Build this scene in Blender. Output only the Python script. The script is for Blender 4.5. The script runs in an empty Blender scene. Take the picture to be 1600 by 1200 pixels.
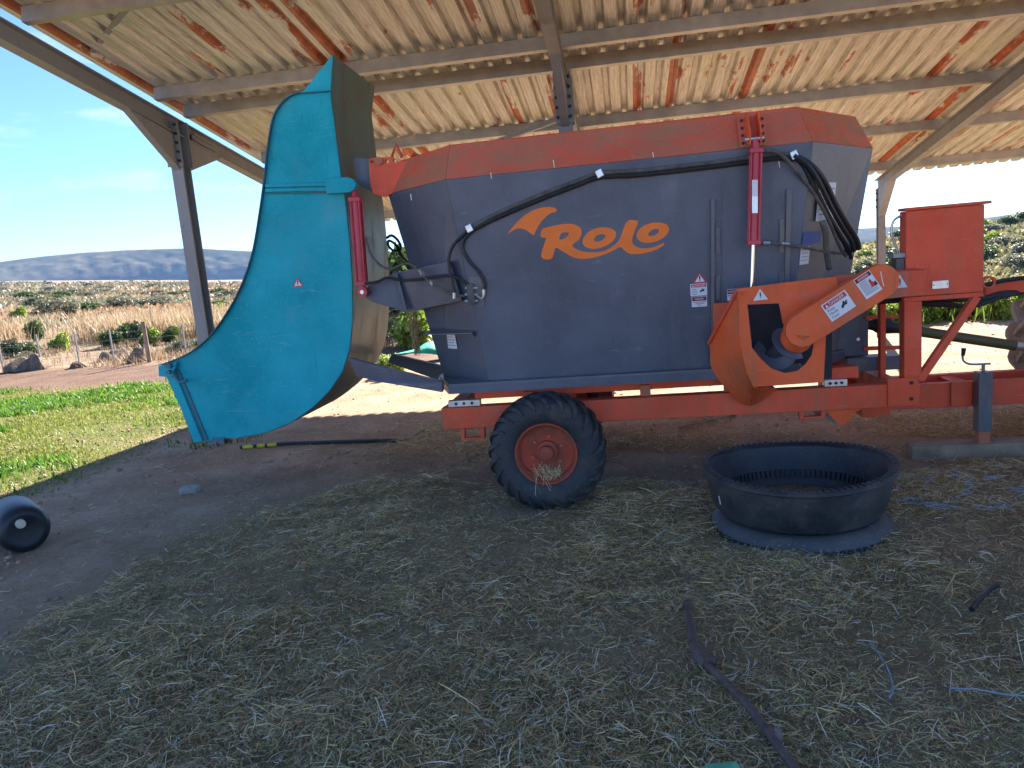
import bpy, bmesh, math, random
import numpy as np
from mathutils import Vector, Matrix
from mathutils.geometry import tessellate_polygon

scene = bpy.context.scene
COL = scene.collection
rng = np.random.default_rng(7)
random.seed(7)

# ------------------------------------------------------------------ camera
FPX = 1180.0
PITCH, ROLL, YAW, EYE = math.radians(9.3), math.radians(4.85), math.radians(9.2), 1.65
def cam_axes():
    cy, sy, cp, sp = math.cos(YAW), math.sin(YAW), math.cos(PITCH), math.sin(PITCH)
    f = Vector((-sy * cp, cy * cp, -sp)); r = Vector((cy, sy, 0)); d = f.cross(r)
    cr, sr = math.cos(ROLL), math.sin(ROLL)
    return r * cr + d * sr, d * cr - r * sr, f
CR, CD, CF = cam_axes()
cam_data = bpy.data.cameras.new('camera')
cam = bpy.data.objects.new('camera', cam_data); COL.objects.link(cam)
cam_data.sensor_width = 36.0
cam_data.lens = 36.0 * FPX / 1600.0
cam_data.clip_start = 0.05
cam_data.clip_end = 9000
m = Matrix((CR, -CD, -CF)).transposed().to_4x4()
m.translation = (0, 0, EYE)
cam.matrix_world = m
scene.camera = cam

# ------------------------------------------------------------------ light
SUN = Vector((0.40, 1.72, 1.0)).normalized()
SUN_EL = math.asin(SUN.z); SUN_AZ = math.atan2(SUN.x, SUN.y)
world = bpy.data.worlds.new('World'); scene.world = world
world.use_nodes = True
wn, wl = world.node_tree.nodes, world.node_tree.links
wn.clear()
w_out = wn.new('ShaderNodeOutputWorld'); w_bg = wn.new('ShaderNodeBackground')
sky = wn.new('ShaderNodeTexSky'); sky.sky_type = 'NISHITA'; sky.sun_disc = False
sky.sun_elevation = SUN_EL; sky.sun_rotation = SUN_AZ
sky.altitude = 1500; sky.air_density = 0.76; sky.dust_density = 0.0; sky.ozone_density = 6.0
tc = wn.new('ShaderNodeTexCoord'); mp = wn.new('ShaderNodeMapping')
mp.inputs['Scale'].default_value = (1.3, 1.3, 11.0); mp.inputs['Rotation'].default_value = (0.05, 0.06, 0.3)
cn = wn.new('ShaderNodeTexNoise'); cn.inputs['Scale'].default_value = 1.9; cn.inputs['Detail'].default_value = 8
cn.inputs['Roughness'].default_value = 0.6; cn.inputs['Distortion'].default_value = 0.5
cr_ = wn.new('ShaderNodeValToRGB'); cr_.color_ramp.elements[0].position = 0.56; cr_.color_ramp.elements[1].position = 0.92
mixc = wn.new('ShaderNodeMixRGB'); mixc.inputs[2].default_value = (4.6, 4.9, 5.2, 1)
wl.new(tc.outputs['Generated'], mp.inputs[0]); wl.new(mp.outputs[0], cn.inputs['Vector'])
wl.new(cn.outputs[0], cr_.inputs[0]); wl.new(cr_.outputs[0], mixc.inputs[0])
wl.new(sky.outputs[0], mixc.inputs[1]); wl.new(mixc.outputs[0], w_bg.inputs[0])
w_bg.inputs[1].default_value = 0.052
wl.new(w_bg.outputs[0], w_out.inputs[0])
sun_data = bpy.data.lights.new('sun', 'SUN'); sun_data.energy = 3.9; sun_data.angle = math.radians(0.53)
sun_data.color = (1.0, 0.93, 0.82)
sun = bpy.data.objects.new('sun', sun_data); COL.objects.link(sun)
sun.rotation_euler = SUN.to_track_quat('Z', 'Y').to_euler(); sun.location = (10, 43, 25)

vs = scene.view_settings
vs.view_transform = 'Standard'; vs.look = 'None'; vs.gamma = 1.0; vs.exposure = 2.6; vs.use_curve_mapping = False
scene.cycles.max_bounces = 10
scene.cycles.diffuse_bounces = 6
scene.cycles.use_denoising = True

# ------------------------------------------------------------------ helpers
def ray(x, y): return CF + CR * ((x - 800) / FPX) + CD * ((y - 600) / FPX)
EYEV = Vector((0, 0, EYE))
def at(x, y, Y=None, z=None, X=None):
    """point of the place at a known depth Y, height z or sideways X seen at a given spot of the photo"""
    d = ray(x, y)
    s = Y / d.y if Y is not None else ((z - EYE) / d.z if z is not None else X / d.x)
    return EYEV + d * s

def V(*a): return Vector(a)

class MB:
    def __init__(self): self.v = []; self.f = []
    def add(self, vs, fs):
        o = len(self.v); self.v += [tuple(p) for p in vs]; self.f += [tuple(o + i for i in f) for f in fs]; return self
    def box(self, a, b):
        (x0, y0, z0), (x1, y1, z1) = a, b
        vs = [(x, y, z) for z in (z0, z1) for y in (y0, y1) for x in (x0, x1)]
        return self.add(vs, [(0, 2, 3, 1), (4, 5, 7, 6), (0, 1, 5, 4), (2, 6, 7, 3), (0, 4, 6, 2), (1, 3, 7, 5)])
    def beam(self, p, q, w, h, up=(0, 0, 1)):
        p, q, up = Vector(p), Vector(q), Vector(up)
        t = (q - p).normalized(); s = t.cross(up).normalized(); u = s.cross(t)
        vs = [c + s * (w / 2 * i) + u * (h / 2 * j) for c in (p, q) for j in (-1, 1) for i in (-1, 1)]
        return self.add(vs, [(0, 2, 3, 1), (4, 5, 7, 6), (0, 1, 5, 4), (2, 6, 7, 3), (0, 4, 6, 2), (1, 3, 7, 5)])
    def tube(self, path, r, n=8, cap=True):
        path = [Vector(p) for p in path]; k = len(path)
        rr = r if isinstance(r, (list, tuple)) else [r] * k
        vs = []; fs = []
        nrm = None
        for i, p in enumerate(path):
            t = (path[min(i + 1, k - 1)] - path[max(i - 1, 0)]).normalized()
            if nrm is None:
                nrm = t.orthogonal().normalized()
            nrm = (nrm - t * nrm.dot(t)).normalized(); b = t.cross(nrm)
            for j in range(n):
                a = 2 * math.pi * j / n
                vs.append(p + nrm * (math.cos(a) * rr[i]) + b * (math.sin(a) * rr[i]))
        for i in range(k - 1):
            for j in range(n):
                fs.append((i * n + j, i * n + (j + 1) % n, (i + 1) * n + (j + 1) % n, (i + 1) * n + j))
        if cap:
            fs.append(tuple(range(n))[::-1]); fs.append(tuple((k - 1) * n + j for j in range(n)))
        return self.add(vs, fs)
    def lathe(self, prof, c, axis=(0, 1, 0), n=48, close=False):
        """prof: (r, t) pairs, t along the axis"""
        axis = Vector(axis).normalized(); u = axis.orthogonal().normalized(); w = axis.cross(u); c = Vector(c)
        vs = []; fs = []; k = len(prof)
        for j in range(n):
            a = 2 * math.pi * j / n; d = u * math.cos(a) + w * math.sin(a)
            for r, t in prof: vs.append(c + d * r + axis * t)
        for j in range(n):
            for i in range(k - 1 if not close else k):
                i2 = (i + 1) % k
                fs.append((j * k + i, j * k + i2, ((j + 1) % n) * k + i2, ((j + 1) % n) * k + i))
        return self.add(vs, fs)
    def plate(self, loops, ext):
        """flat plate with holes: loops of 3D points (first the outline), thickness vector ext"""
        ext = Vector(ext)
        loops = [[Vector(p) for p in l] for l in loops]
        tris = tessellate_polygon(loops)
        flat = [p for l in loops for p in l]; n = len(flat)
        vs = flat + [p + ext for p in flat]
        fs = [tuple(t) for t in tris] + [tuple(i + n for i in reversed(t)) for t in tris]
        o = 0
        for l in loops:
            k = len(l)
            for i in range(k):
                a, b = o + i, o + (i + 1) % k
                fs.append((a, b, b + n, a + n))
            o += k
        return self.add(vs, fs)
    def strip(self, A, B, thick=None):
        """ruled sheet between two point rows"""
        k = len(A)
        fs = [(i, i + 1, k + i + 1, k + i) for i in range(k - 1)]
        return self.add(list(A) + list(B), fs)
    def build(self, name, mat, parent=None, smooth=False, bevel=0, solid=0, loc=None):
        me = bpy.data.meshes.new(name); me.from_pydata(self.v, [], self.f); me.validate()
        bm = bmesh.new(); bm.from_mesh(me); bmesh.ops.recalc_face_normals(bm, faces=bm.faces); bm.to_mesh(me); bm.free()
        if smooth: me.polygons.foreach_set('use_smooth', [True] * len(me.polygons))
        me.materials.append(mat)
        return link(name, me, parent, bevel, solid, smooth)

def link(name, me, parent=None, bevel=0, solid=0, smooth=False):
    o = bpy.data.objects.new(name, me); COL.objects.link(o)
    if parent is not None: put(o, parent)
    if solid:
        md = o.modifiers.new('solid', 'SOLIDIFY'); md.thickness = solid; md.offset = 0
    if bevel:
        md = o.modifiers.new('bevel', 'BEVEL'); md.width = bevel; md.segments = 2; md.limit_method = 'ANGLE'; md.angle_limit = math.radians(40)
    if smooth:
        md = o.modifiers.new('edges', 'EDGE_SPLIT'); md.split_angle = math.radians(35)
    return o
BASE = {}
def put(o, parent):
    o.parent = parent
    root = parent
    while root.parent: root = root.parent
    o.matrix_parent_inverse = Matrix.Translation(-root.location) if parent is root else Matrix.Identity(4)
def thing(name, label, cat, loc=(0, 0, 0), group=None):
    o = bpy.data.objects.new(name, None); COL.objects.link(o); o.location = loc
    o.empty_display_size = 0.1
    return tag(o, label, cat, group)
def tag(o, label=None, cat=None, group=None, kind=None):
    if label: o['label'] = label
    if cat: o['category'] = cat
    if group: o['group'] = group
    if kind: o['kind'] = kind
    return o
def smooth_path(pts, sub=6):
    pts = [Vector(p) for p in pts]; out = []
    for i in range(len(pts) - 1):
        p0, p1, p2, p3 = pts[max(i - 1, 0)], pts[i], pts[i + 1], pts[min(i + 2, len(pts) - 1)]
        for s in range(sub):
            t = s / sub
            out.append(0.5 * ((2 * p1) + (p2 - p0) * t + (2 * p0 - 5 * p1 + 4 * p2 - p3) * t * t + (3 * p1 - p0 - 3 * p2 + p3) * t ** 3))
    return out + [pts[-1]]
def chaikin(p, it=2):
    for _ in range(it):
        q = []
        for i in range(len(p)):
            a, b = Vector(p[i]), Vector(p[(i + 1) % len(p)])
            q += [a * .75 + b * .25, a * .25 + b * .75]
        p = q
    return p
def text_mesh(s, size, o, u, v, mat, name, parent, align='LEFT', sx=1.0):
    """flat lettering: s starting at o, along u, up v"""
    cu = bpy.data.curves.new('lettering', 'FONT'); cu.body = s; cu.size = size; cu.align_x = align; cu.resolution_u = 2
    ob = bpy.data.objects.new('lettering', cu)
    me = bpy.data.meshes.new_from_object(ob)
    bpy.data.objects.remove(ob)
    u, v, o = Vector(u), Vector(v), Vector(o); n = u.cross(v)
    for p in me.vertices: p.co = o + u * (p.co.x * sx) + v * p.co.y
    me.name = name; me.materials.clear(); me.materials.append(mat)
    return link(name, me, parent)

# hashed value noise in numpy
def vnoise(x, y, s=1.0, seed=0):
    x = np.asarray(x, float) * s; y = np.asarray(y, float) * s
    xi, yi = np.floor(x).astype(np.int64), np.floor(y).astype(np.int64); fx, fy = x - xi, y - yi
    fx = fx * fx * (3 - 2 * fx); fy = fy * fy * (3 - 2 * fy)
    def h(a, b):
        n = (a * 374761393 + b * 668265263 + seed * 982451653) & 0x7fffffff
        n = ((n ^ (n >> 13)) * 1274126177) & 0x7fffffff
        return ((n ^ (n >> 16)) & 0xffff) / 65535.0
    return (h(xi, yi) * (1 - fx) + h(xi + 1, yi) * fx) * (1 - fy) + (h(xi, yi + 1) * (1 - fx) + h(xi + 1, yi + 1) * fx) * fy
def fbm(x, y, s, oct=4, seed=0):
    r = 0; a = .5; t = 0
    for i in range(oct): r = r + a * vnoise(x, y, s * 2 ** i, seed + i * 17); t += a; a *= .5
    return r / t
def sstep(a, b, x):
    t = np.clip((np.asarray(x, float) - a) / (b - a), 0, 1); return t * t * (3 - 2 * t)
def inpoly(x, y, poly):
    x = np.asarray(x, float); y = np.asarray(y, float); c = np.zeros(x.shape, bool); n = len(poly)
    for i in range(n):
        (x0, y0), (x1, y1) = poly[i], poly[(i + 1) % n]
        if y0 == y1: continue
        k = ((y0 > y) != (y1 > y)) & (x < (x1 - x0) * (y - y0) / (y1 - y0) + x0)
        c ^= k
    return c

# ------------------------------------------------------------------ materials
def nodes(name):
    mt = bpy.data.materials.new(name); mt.use_nodes = True
    nt = mt.node_tree; return mt, nt.nodes, nt.links, nt.nodes['Principled BSDF']
def noise_mask(n, l, vec, scale, lo, hi, detail=6, rough=.6, dist=0.0):
    t = n.new('ShaderNodeTexNoise'); t.inputs['Scale'].default_value = scale; t.inputs['Detail'].default_value = detail
    t.inputs['Roughness'].default_value = rough; t.inputs['Distortion'].default_value = dist
    if vec is not None: l.new(vec, t.inputs['Vector'])
    r = n.new('ShaderNodeMapRange'); r.inputs['From Min'].default_value = lo; r.inputs['From Max'].default_value = hi
    l.new(t.outputs[0], r.inputs['Value']); return r.outputs[0], t.outputs[0]
def geo_pos(n, l, scale=(1, 1, 1)):
    g = n.new('ShaderNodeNewGeometry'); mm = n.new('ShaderNodeMapping'); mm.inputs['Scale'].default_value = scale
    l.new(g.outputs['Position'], mm.inputs[0]); return mm.outputs[0]
def mix(n, l, fac, a, b, mode='MIX'):
    x = n.new('ShaderNodeMixRGB'); x.blend_type = mode
    for i, s in ((0, fac), (1, a), (2, b)):
        if hasattr(s, 'default_value') or hasattr(s, 'is_linked'): l.new(s, x.inputs[i])
        else: x.inputs[i].default_value = s if i == 0 else (*s, 1)
    return x.outputs[0]
def mul(n, l, a, b):
    x = n.new('ShaderNodeMath'); x.operation = 'MULTIPLY'
    for i, s in ((0, a), (1, b)):
        if isinstance(s, (int, float)): x.inputs[i].default_value = s
        else: l.new(s, x.inputs[i])
    return x.outputs[0]
def bump(n, l, b, h, dist, strength=.5):
    x = n.new('ShaderNodeBump'); x.inputs['Strength'].default_value = strength; x.inputs['Distance'].default_value = dist
    l.new(h, x.inputs['Height']); l.new(x.outputs[0], b.inputs['Normal'])

def paint(name, base, dirt=(0.16, 0.11, 0.07), amount=.35, rough=.42, fade=.12, streak=(3, 3, .7), rust=0.0, rustcol=(.16, .06, .025), spec=.5, dlo=.5, dhi=.78, edge=0.0, scratch=0.0):
    mt, n, l, b = nodes(name)
    p = geo_pos(n, l); ps = geo_pos(n, l, streak)
    f1, _ = noise_mask(n, l, p, 1.6, .35, .7, 5)
    pale = tuple(min(1, c * 1.25 + .035) for c in base); dark = tuple(c * .8 for c in base)
    c = mix(n, l, f1, dark, pale); c = mix(n, l, 1 - fade * 4 if fade < .25 else 0, c, base)
    f2, raw = noise_mask(n, l, ps, 2.3, dlo, dhi, 9, .68, .4)
    c = mix(n, l, mul(n, l, f2, amount), c, dirt)
    f3, _ = noise_mask(n, l, p, 55, .60, .72, 3)
    c = mix(n, l, mul(n, l, f3, amount * .45), c, tuple(min(1, x * 1.5 + .05) for x in dirt))
    if rust:
        f4, _ = noise_mask(n, l, p, 4.5, .62 - rust * .2, .72 - rust * .1, 10, .75, .6)
        c = mix(n, l, f4, c, rustcol)
    if scratch:
        sc1, _ = noise_mask(n, l, geo_pos(n, l, (.7, .7, 9)), 5, .70, .72, 2, .5, 1.2)
        sc2, _ = noise_mask(n, l, geo_pos(n, l, (14, 14, .9)), 4, .69, .73, 2, .5, .8)
        c = mix(n, l, mul(n, l, sc1, scratch), c, tuple(min(1, x * .6 + .2) for x in base)); c = mix(n, l, mul(n, l, sc2, scratch), c, tuple(x * .55 for x in base))
        pt, _ = noise_mask(n, l, p, 2.1, .60, .68, 6, .6, .5)
        c = mix(n, l, mul(n, l, pt, scratch * .8), c, tuple(min(1, x * .75 + .11) for x in base))
        sp2, _ = noise_mask(n, l, p, 130, .70, .74, 2)
        c = mix(n, l, mul(n, l, sp2, .8), c, (.10, .06, .04))
    if edge:
        bv = n.new('ShaderNodeBevel'); bv.samples = 4; bv.inputs['Radius'].default_value = .009
        ge = n.new('ShaderNodeNewGeometry'); dt = n.new('ShaderNodeVectorMath'); dt.operation = 'DOT_PRODUCT'
        l.new(bv.outputs[0], dt.inputs[0]); l.new(ge.outputs['True Normal'], dt.inputs[1])
        em = n.new('ShaderNodeMapRange'); em.inputs['From Min'].default_value = .985; em.inputs['From Max'].default_value = .80; l.new(dt.outputs['Value'], em.inputs['Value'])
        en, _ = noise_mask(n, l, p, 14, .42, .62, 5, .7)
        c = mix(n, l, mul(n, l, mul(n, l, em.outputs[0], en), edge), c, (.15, .085, .055))
    l.new(c, b.inputs['Base Color'])
    r = n.new('ShaderNodeMapRange'); r.inputs['To Min'].default_value = rough; r.inputs['To Max'].default_value = min(.95, rough + .35)
    l.new(f2, r.inputs['Value']); l.new(r.outputs[0], b.inputs['Roughness'])
    b.inputs['Specular IOR Level'].default_value = spec
    _, h = noise_mask(n, l, p, 2.2, 0, 1, 3)
    bump(n, l, b, h, .02, .25)
    return mt
def plain(name, col, rough=.6, metal=0.0, var=.25, scale=8.0, bumpd=0.0):
    mt, n, l, b = nodes(name)
    p = geo_pos(n, l)
    f, raw = noise_mask(n, l, p, scale, .3, .7, 6)
    c = mix(n, l, f, tuple(c * (1 - var) for c in col), tuple(min(1, c * (1 + var)) for c in col))
    l.new(c, b.inputs['Base Color']); b.inputs['Roughness'].default_value = rough; b.inputs['Metallic'].default_value = metal
    if bumpd: bump(n, l, b, raw, bumpd, .6)
    return mt
def leaf_mat(name, col, trans=.35, var=.5):
    mt, n, l, b = nodes(name)
    at_ = n.new('ShaderNodeAttribute'); at_.attribute_name = 'tint'
    c = mix(n, l, 1.0, at_.outputs['Color'], col, 'MULTIPLY')
    l.new(c, b.inputs['Base Color']); b.inputs['Roughness'].default_value = .55
    tr = n.new('ShaderNodeBsdfTranslucent'); l.new(c, tr.inputs[0])
    ms = n.new('ShaderNodeMixShader'); ms.inputs[0].default_value = trans
    l.new(b.outputs[0], ms.inputs[1]); l.new(tr.outputs[0], ms.inputs[2])
    l.new(ms.outputs[0], n['Material Output'].inputs[0])
    return mt

M = {}
M['navy'] = paint('grey_blue_paint', (.074, .086, .118), (.16, .145, .12), .42, .40, .2, (5, 5, .45), scratch=.3)
M['navy_dusty'] = paint('grey_blue_paint_dusty', (.11, .115, .13), (.27, .23, .16), .7, .4, .1)
M['red'] = paint('red_orange_paint', (.80, .098, .036), (.32, .18, .095), .55, .5, .18, spec=.2, dlo=.46, dhi=.72, edge=.85, scratch=.4)
M['red_band'] = paint('red_rim_paint_soiled', (.68, .10, .04), (.30, .185, .095), .88, .5, .1, (1.0, 1.0, 2.6), dlo=.36, dhi=.66)
M['red_fresh'] = paint('orange_red_paint_clean', (.88, .125, .028), (.30, .18, .09), .55, .48, .18, spec=.2, dlo=.50, dhi=.70, edge=.85, scratch=.35)
M['rim'] = paint('rusty_rim_paint', (.52, .075, .035), (.16, .10, .065), .85, .55, .18, (3, 3, 3), spec=.2, dlo=.40, dhi=.66)
M['crimson'] = paint('crimson_cylinder_paint', (.50, .022, .045), (.2, .1, .07), .2, .33, .1)
M['teal'] = paint('teal_paint', (.0, .37, .435), (.09, .36, .40), .6, .5, .2, (1.0, 1.0, 1.0), spec=.14, edge=.6, dlo=.48, dhi=.74, scratch=.5)
M['teal_worn'] = paint('worn_teal_sheet', (.06, .14, .125), (.17, .125, .075), .95, .42, .1, (2, 2, .6), .55, (.13, .075, .045))
M['teal_rust'] = paint('teal_rim_rusty', (.01, .17, .22), (.14, .07, .045), .9, .5, .1, (3, 3, 1), .5)
M['steel'] = paint('shed_steel', (.24, .235, .235), (.20, .12, .08), .5, .5, .1, (3, 3, .5), .12)
M['purlin'] = plain('galvanised_purlin', (.42, .38, .33), .42, .55, .2, 5)
M['chrome'] = plain('chrome_rod', (.75, .75, .76), .14, 1.0, .05)
M['rubber'] = plain('black_rubber', (.018, .018, .021), .62, 0, .4, 30, .002)
M['hose'] = plain('black_hose', (.02, .02, .021), .45, 0, .4, 20)
M['hose_dusty'] = plain('dusty_hose', (.10, .09, .075), .6, 0, .5, 20)
M['tyre'] = paint('dusty_tyre_rubber', (.028, .029, .033), (.17, .125, .09), .6, .65, .1, (2, 2, 2))
M['tub'] = paint('scuffed_tub_rubber', (.026, .028, .034), (.15, .125, .10), .6, .5, .2, (2, 2, 2), dlo=.45, dhi=.75)
M['tyre_grey'] = paint('grey_dusty_rubber', (.10, .10, .10), (.24, .20, .16), .7, .7, .1, (2, 2, 2))
M['alu'] = plain('bright_metal', (.62, .62, .6), .35, .8, .2, 12)
M['white'] = plain('sticker_white', (.72, .72, .72), .5, 0, .06)
M['sred'] = plain('sticker_red', (.55, .03, .04), .5, 0, .08)
M['black'] = plain('sticker_black', (.012, .012, .014), .5, 0, .1)
M['grey'] = plain('sticker_grey', (.25, .26, .28), .5, 0, .1)
M['orange'] = plain('logo_orange', (.92, .19, .012), .5, 0, .06)
M['blue'] = plain('sticker_blue', (.01, .07, .28), .5, 0, .1)
M['wood'] = plain('weathered_timber', (.30, .21, .14), .85, 0, .45, 6, .004)
M['painted_shade'] = plain('painted_inside_shade', (.02, .022, .028), .7)  # near-black colour standing for the shade inside the outlet
M['olive'] = paint('olive_guard_tube', (.085, .075, .022), (.2, .15, .08), .3, .5, .1)
M['mud'] = plain('muddy_tyre', (.46, .37, .28), .9, 0, .35, 9, .01)
M['rustpipe'] = plain('brown_rusted_pipe', (.14, .092, .075), .7, .15, .4, 18, .002)
M['stone'] = plain('grey_stone', (.33, .31, .28), .9, 0, .3, 14, .006)
M['brownstone'] = plain('brown_stone', (.27, .2, .16), .9, 0, .3, 14, .006)
M['drum'] = plain('black_plastic', (.016, .018, .024), .45, 0, .5, 6)
M['cap'] = plain('cream_cap', (.62, .56, .42), .5)
M['net'] = plain('green_shade_net', (.01, .33, .20), .7, 0, .3, 12)
M['twine'] = plain('blue_twine', (.24, .30, .37), .6, 0, .3, 30)
M['scrap'] = plain('green_scrap', (.12, .42, .22), .5, 0, .2)
M['mound'] = plain('brown_mound', (.17, .12, .085), .95, 0, .5, 7, .03)
M['wire'] = plain('fence_wire', (.3, .29, .27), .5, .7)
M['ytape'] = plain('yellow_tape', (.55, .55, .03), .5)
M['clod'] = plain('soil_crumb', (.42, .29, .195), .95, 0, .4, 3)
M['haydirt'] = plain('chaff_pile', (.13, .105, .06), .95, 0, .6, 25, .01)

def roof_mat():
    mt, n, l, b = nodes('weathered_roof_sheet')
    g = n.new('ShaderNodeNewGeometry'); sx = n.new('ShaderNodeSeparateXYZ'); l.new(g.outputs['Position'], sx.inputs[0])
    dv = mul(n, l, sx.outputs[0], 1 / .1715 * 2)
    fl = n.new('ShaderNodeMath'); fl.operation = 'FLOOR'; l.new(dv, fl.inputs[0])
    wn_ = n.new('ShaderNodeTexWhiteNoise'); wn_.noise_dimensions = '1D'; l.new(fl.outputs[0], wn_.inputs['W'])
    st = geo_pos(n, l, (24, .9, .9)); p = geo_pos(n, l)
    f1, raw = noise_mask(n, l, st, 2.0, .36, .66, 8, .65)
    c = mix(n, l, f1, (.46, .425, .36), (.80, .77, .69))
    f2, _ = noise_mask(n, l, st, 6.0, .52, .66, 6)
    c = mix(n, l, mul(n, l, f2, .6), c, (.24, .18, .13))
    f6, _ = noise_mask(n, l, p, 1.1, .52, .68, 4)
    c = mix(n, l, mul(n, l, f6, .45), c, (.60, .62, .36))  # yellow-green patches painted in for light reflected from the sunlit grass
    # rust runs along single ribs, broken into patches
    rib = n.new('ShaderNodeMapRange'); rib.inputs['From Min'].default_value = .70; rib.inputs['From Max'].default_value = 1.0
    rib.inputs['To Min'].default_value = 0; rib.inputs['To Max'].default_value = .30; l.new(wn_.outputs['Value'], rib.inputs['Value'])
    t = n.new('ShaderNodeTexNoise'); t.inputs['Scale'].default_value = 1.5; t.inputs['Detail'].default_value = 9; t.inputs['Roughness'].default_value = .72
    l.new(geo_pos(n, l, (4, .9, .9)), t.inputs['Vector'])
    ad = n.new('ShaderNodeMath'); ad.operation = 'ADD'; l.new(t.outputs[0], ad.inputs[0]); l.new(rib.outputs[0], ad.inputs[1])
    bl = n.new('ShaderNodeTexNoise'); bl.inputs['Scale'].default_value = .55; bl.inputs['Detail'].default_value = 3; l.new(p, bl.inputs['Vector'])
    blm = n.new('ShaderNodeMapRange'); blm.inputs['From Min'].default_value = .45; blm.inputs['From Max'].default_value = .70; blm.inputs['To Min'].default_value = -.05; blm.inputs['To Max'].default_value = .13; l.new(bl.outputs[0], blm.inputs['Value'])
    ad2 = n.new('ShaderNodeMath'); ad2.operation = 'ADD'; l.new(ad.outputs[0], ad2.inputs[0]); l.new(blm.outputs[0], ad2.inputs[1]); ad = ad2
    rr = n.new('ShaderNodeMapRange'); rr.inputs['From Min'].default_value = .655; rr.inputs['From Max'].default_value = .69; l.new(ad.outputs[0], rr.inputs['Value'])
    f5, _ = noise_mask(n, l, p, 9, .3, .7, 4)
    rc = mix(n, l, f5, (.28, .06, .02), (.55, .13, .035))
    c = mix(n, l, rr.outputs[0], c, rc)
    l.new(c, b.inputs['Base Color'])
    mr = n.new('ShaderNodeMapRange'); mr.inputs['To Min'].default_value = .3; mr.inputs['To Max'].default_value = 0; l.new(rr.outputs[0], mr.inputs['Value'])
    l.new(mr.outputs[0], b.inputs['Metallic'])
    r2 = n.new('ShaderNodeMapRange'); r2.inputs['To Min'].default_value = .36; r2.inputs['To Max'].default_value = .6; l.new(f1, r2.inputs['Value'])
    l.new(r2.outputs[0], b.inputs['Roughness'])
    bump(n, l, b, raw, .0015, .3)
    return mt
M['roof'] = roof_mat()

def ground_mat():
    mt, n, l, b = nodes('ground_soil')
    at_ = n.new('ShaderNodeAttribute'); at_.attribute_name = 'zone'
    sp = n.new('ShaderNodeSeparateColor'); l.new(at_.outputs['Color'], sp.inputs[0])
    p = geo_pos(n, l)
    f1, _ = noise_mask(n, l, p, 1.3, .35, .68, 8)
    c = mix(n, l, f1, (.36, .225, .14), (.58, .41, .28))
    f2, r2 = noise_mask(n, l, p, 18, .5, .7, 6, .7)
    c = mix(n, l, mul(n, l, f2, .5), c, (.55, .41, .28))
    f2b, _ = noise_mask(n, l, p, 40, .58, .7, 4, .7)
    c = mix(n, l, mul(n, l, f2b, .6), c, (.13, .085, .055))
    f2c, _ = noise_mask(n, l, p, 4.5, .54, .66, 6, .7, .6)
    c = mix(n, l, mul(n, l, f2c, .45), c, (.25, .155, .10))
    # chaff
    f3, _ = noise_mask(n, l, p, 7, .35, .65, 8, .75)
    ch = mix(n, l, f3, (.17, .115, .06), (.42, .335, .17))
    f3b, _ = noise_mask(n, l, p, 120, .5, .66, 3)
    ch = mix(n, l, mul(n, l, f3b, .7), ch, (.58, .49, .30))
    f3c, _ = noise_mask(n, l, p, 2.6, .45, .62, 6, .7)
    ch = mix(n, l, mul(n, l, f3c, .7), ch, (.32, .185, .095))
    c = mix(n, l, sp.outputs[1], c, ch)
    # grass
    f4, _ = noise_mask(n, l, p, 3.2, .35, .65, 8, .7)
    gr = mix(n, l, f4, (.20, .17, .07), (.12, .17, .03))
    c = mix(n, l, sp.outputs[0], c, gr)
    # dry plain
    f5, _ = noise_mask(n, l, geo_pos(n, l, (1, 1.0, 1)), .11, .38, .64, 12, .72)
    f6, _ = noise_mask(n, l, p, .9, .45, .7, 6, .7)
    dr = mix(n, l, f5, (.29, .205, .145), (.19, .16, .10))
    dr = mix(n, l, mul(n, l, f6, .5), dr, (.34, .26, .17))
    c = mix(n, l, sp.outputs[2], c, dr)
    rs = mix(n, l, f1, (.15, .085, .06), (.22, .14, .10))
    c = mix(n, l, at_.outputs['Alpha'], c, rs)
    l.new(c, b.inputs['Base Color']); b.inputs['Roughness'].default_value = .95; b.inputs['Specular IOR Level'].default_value = .15
    t = n.new('ShaderNodeTexNoise'); t.inputs['Scale'].default_value = 26; t.inputs['Detail'].default_value = 10; t.inputs['Roughness'].default_value = .72; l.new(p, t.inputs['Vector'])
    bump(n, l, b, t.outputs[0], .035, .9)
    return mt
M['ground'] = ground_mat()
def hill_mat():
    mt, n, l, b = nodes('far_hill_scrub')
    p = geo_pos(n, l, (1, 1, 2.5))
    f1, _ = noise_mask(n, l, p, .006, .42, .62, 12, .72)
    c = mix(n, l, f1, (.11, .12, .085), (.21, .185, .13))
    f2, _ = noise_mask(n, l, p, .05, .5, .62, 6, .7)
    c = mix(n, l, mul(n, l, f2, .7), c, (.09, .10, .07))
    l.new(c, b.inputs['Base Color']); b.inputs['Roughness'].default_value = 1; b.inputs['Specular IOR Level'].default_value = 0
    return mt
M['hill'] = hill_mat()
M['leaf_bright'] = leaf_mat('leaf_bright_green', (.22, .30, .04), .4)
M['leaf_mid'] = leaf_mat('leaf_mid_green', (.085, .135, .03), .35)
M['leaf_olive'] = leaf_mat('leaf_grey_olive', (.20, .20, .13), .3)
M['leaf_dark'] = leaf_mat('leaf_dark_green', (.07, .10, .045), .3)
M['reed'] = leaf_mat('dry_reed', (.40, .31, .20), .35)
M['straw'] = leaf_mat('straw_stalks', (.86, .71, .43), .1)
M['grass'] = leaf_mat('short_grass', (.16, .23, .035), .4)
M['stem'] = plain('woody_stem', (.12, .09, .065), .9, 0, .3, 10)

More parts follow.
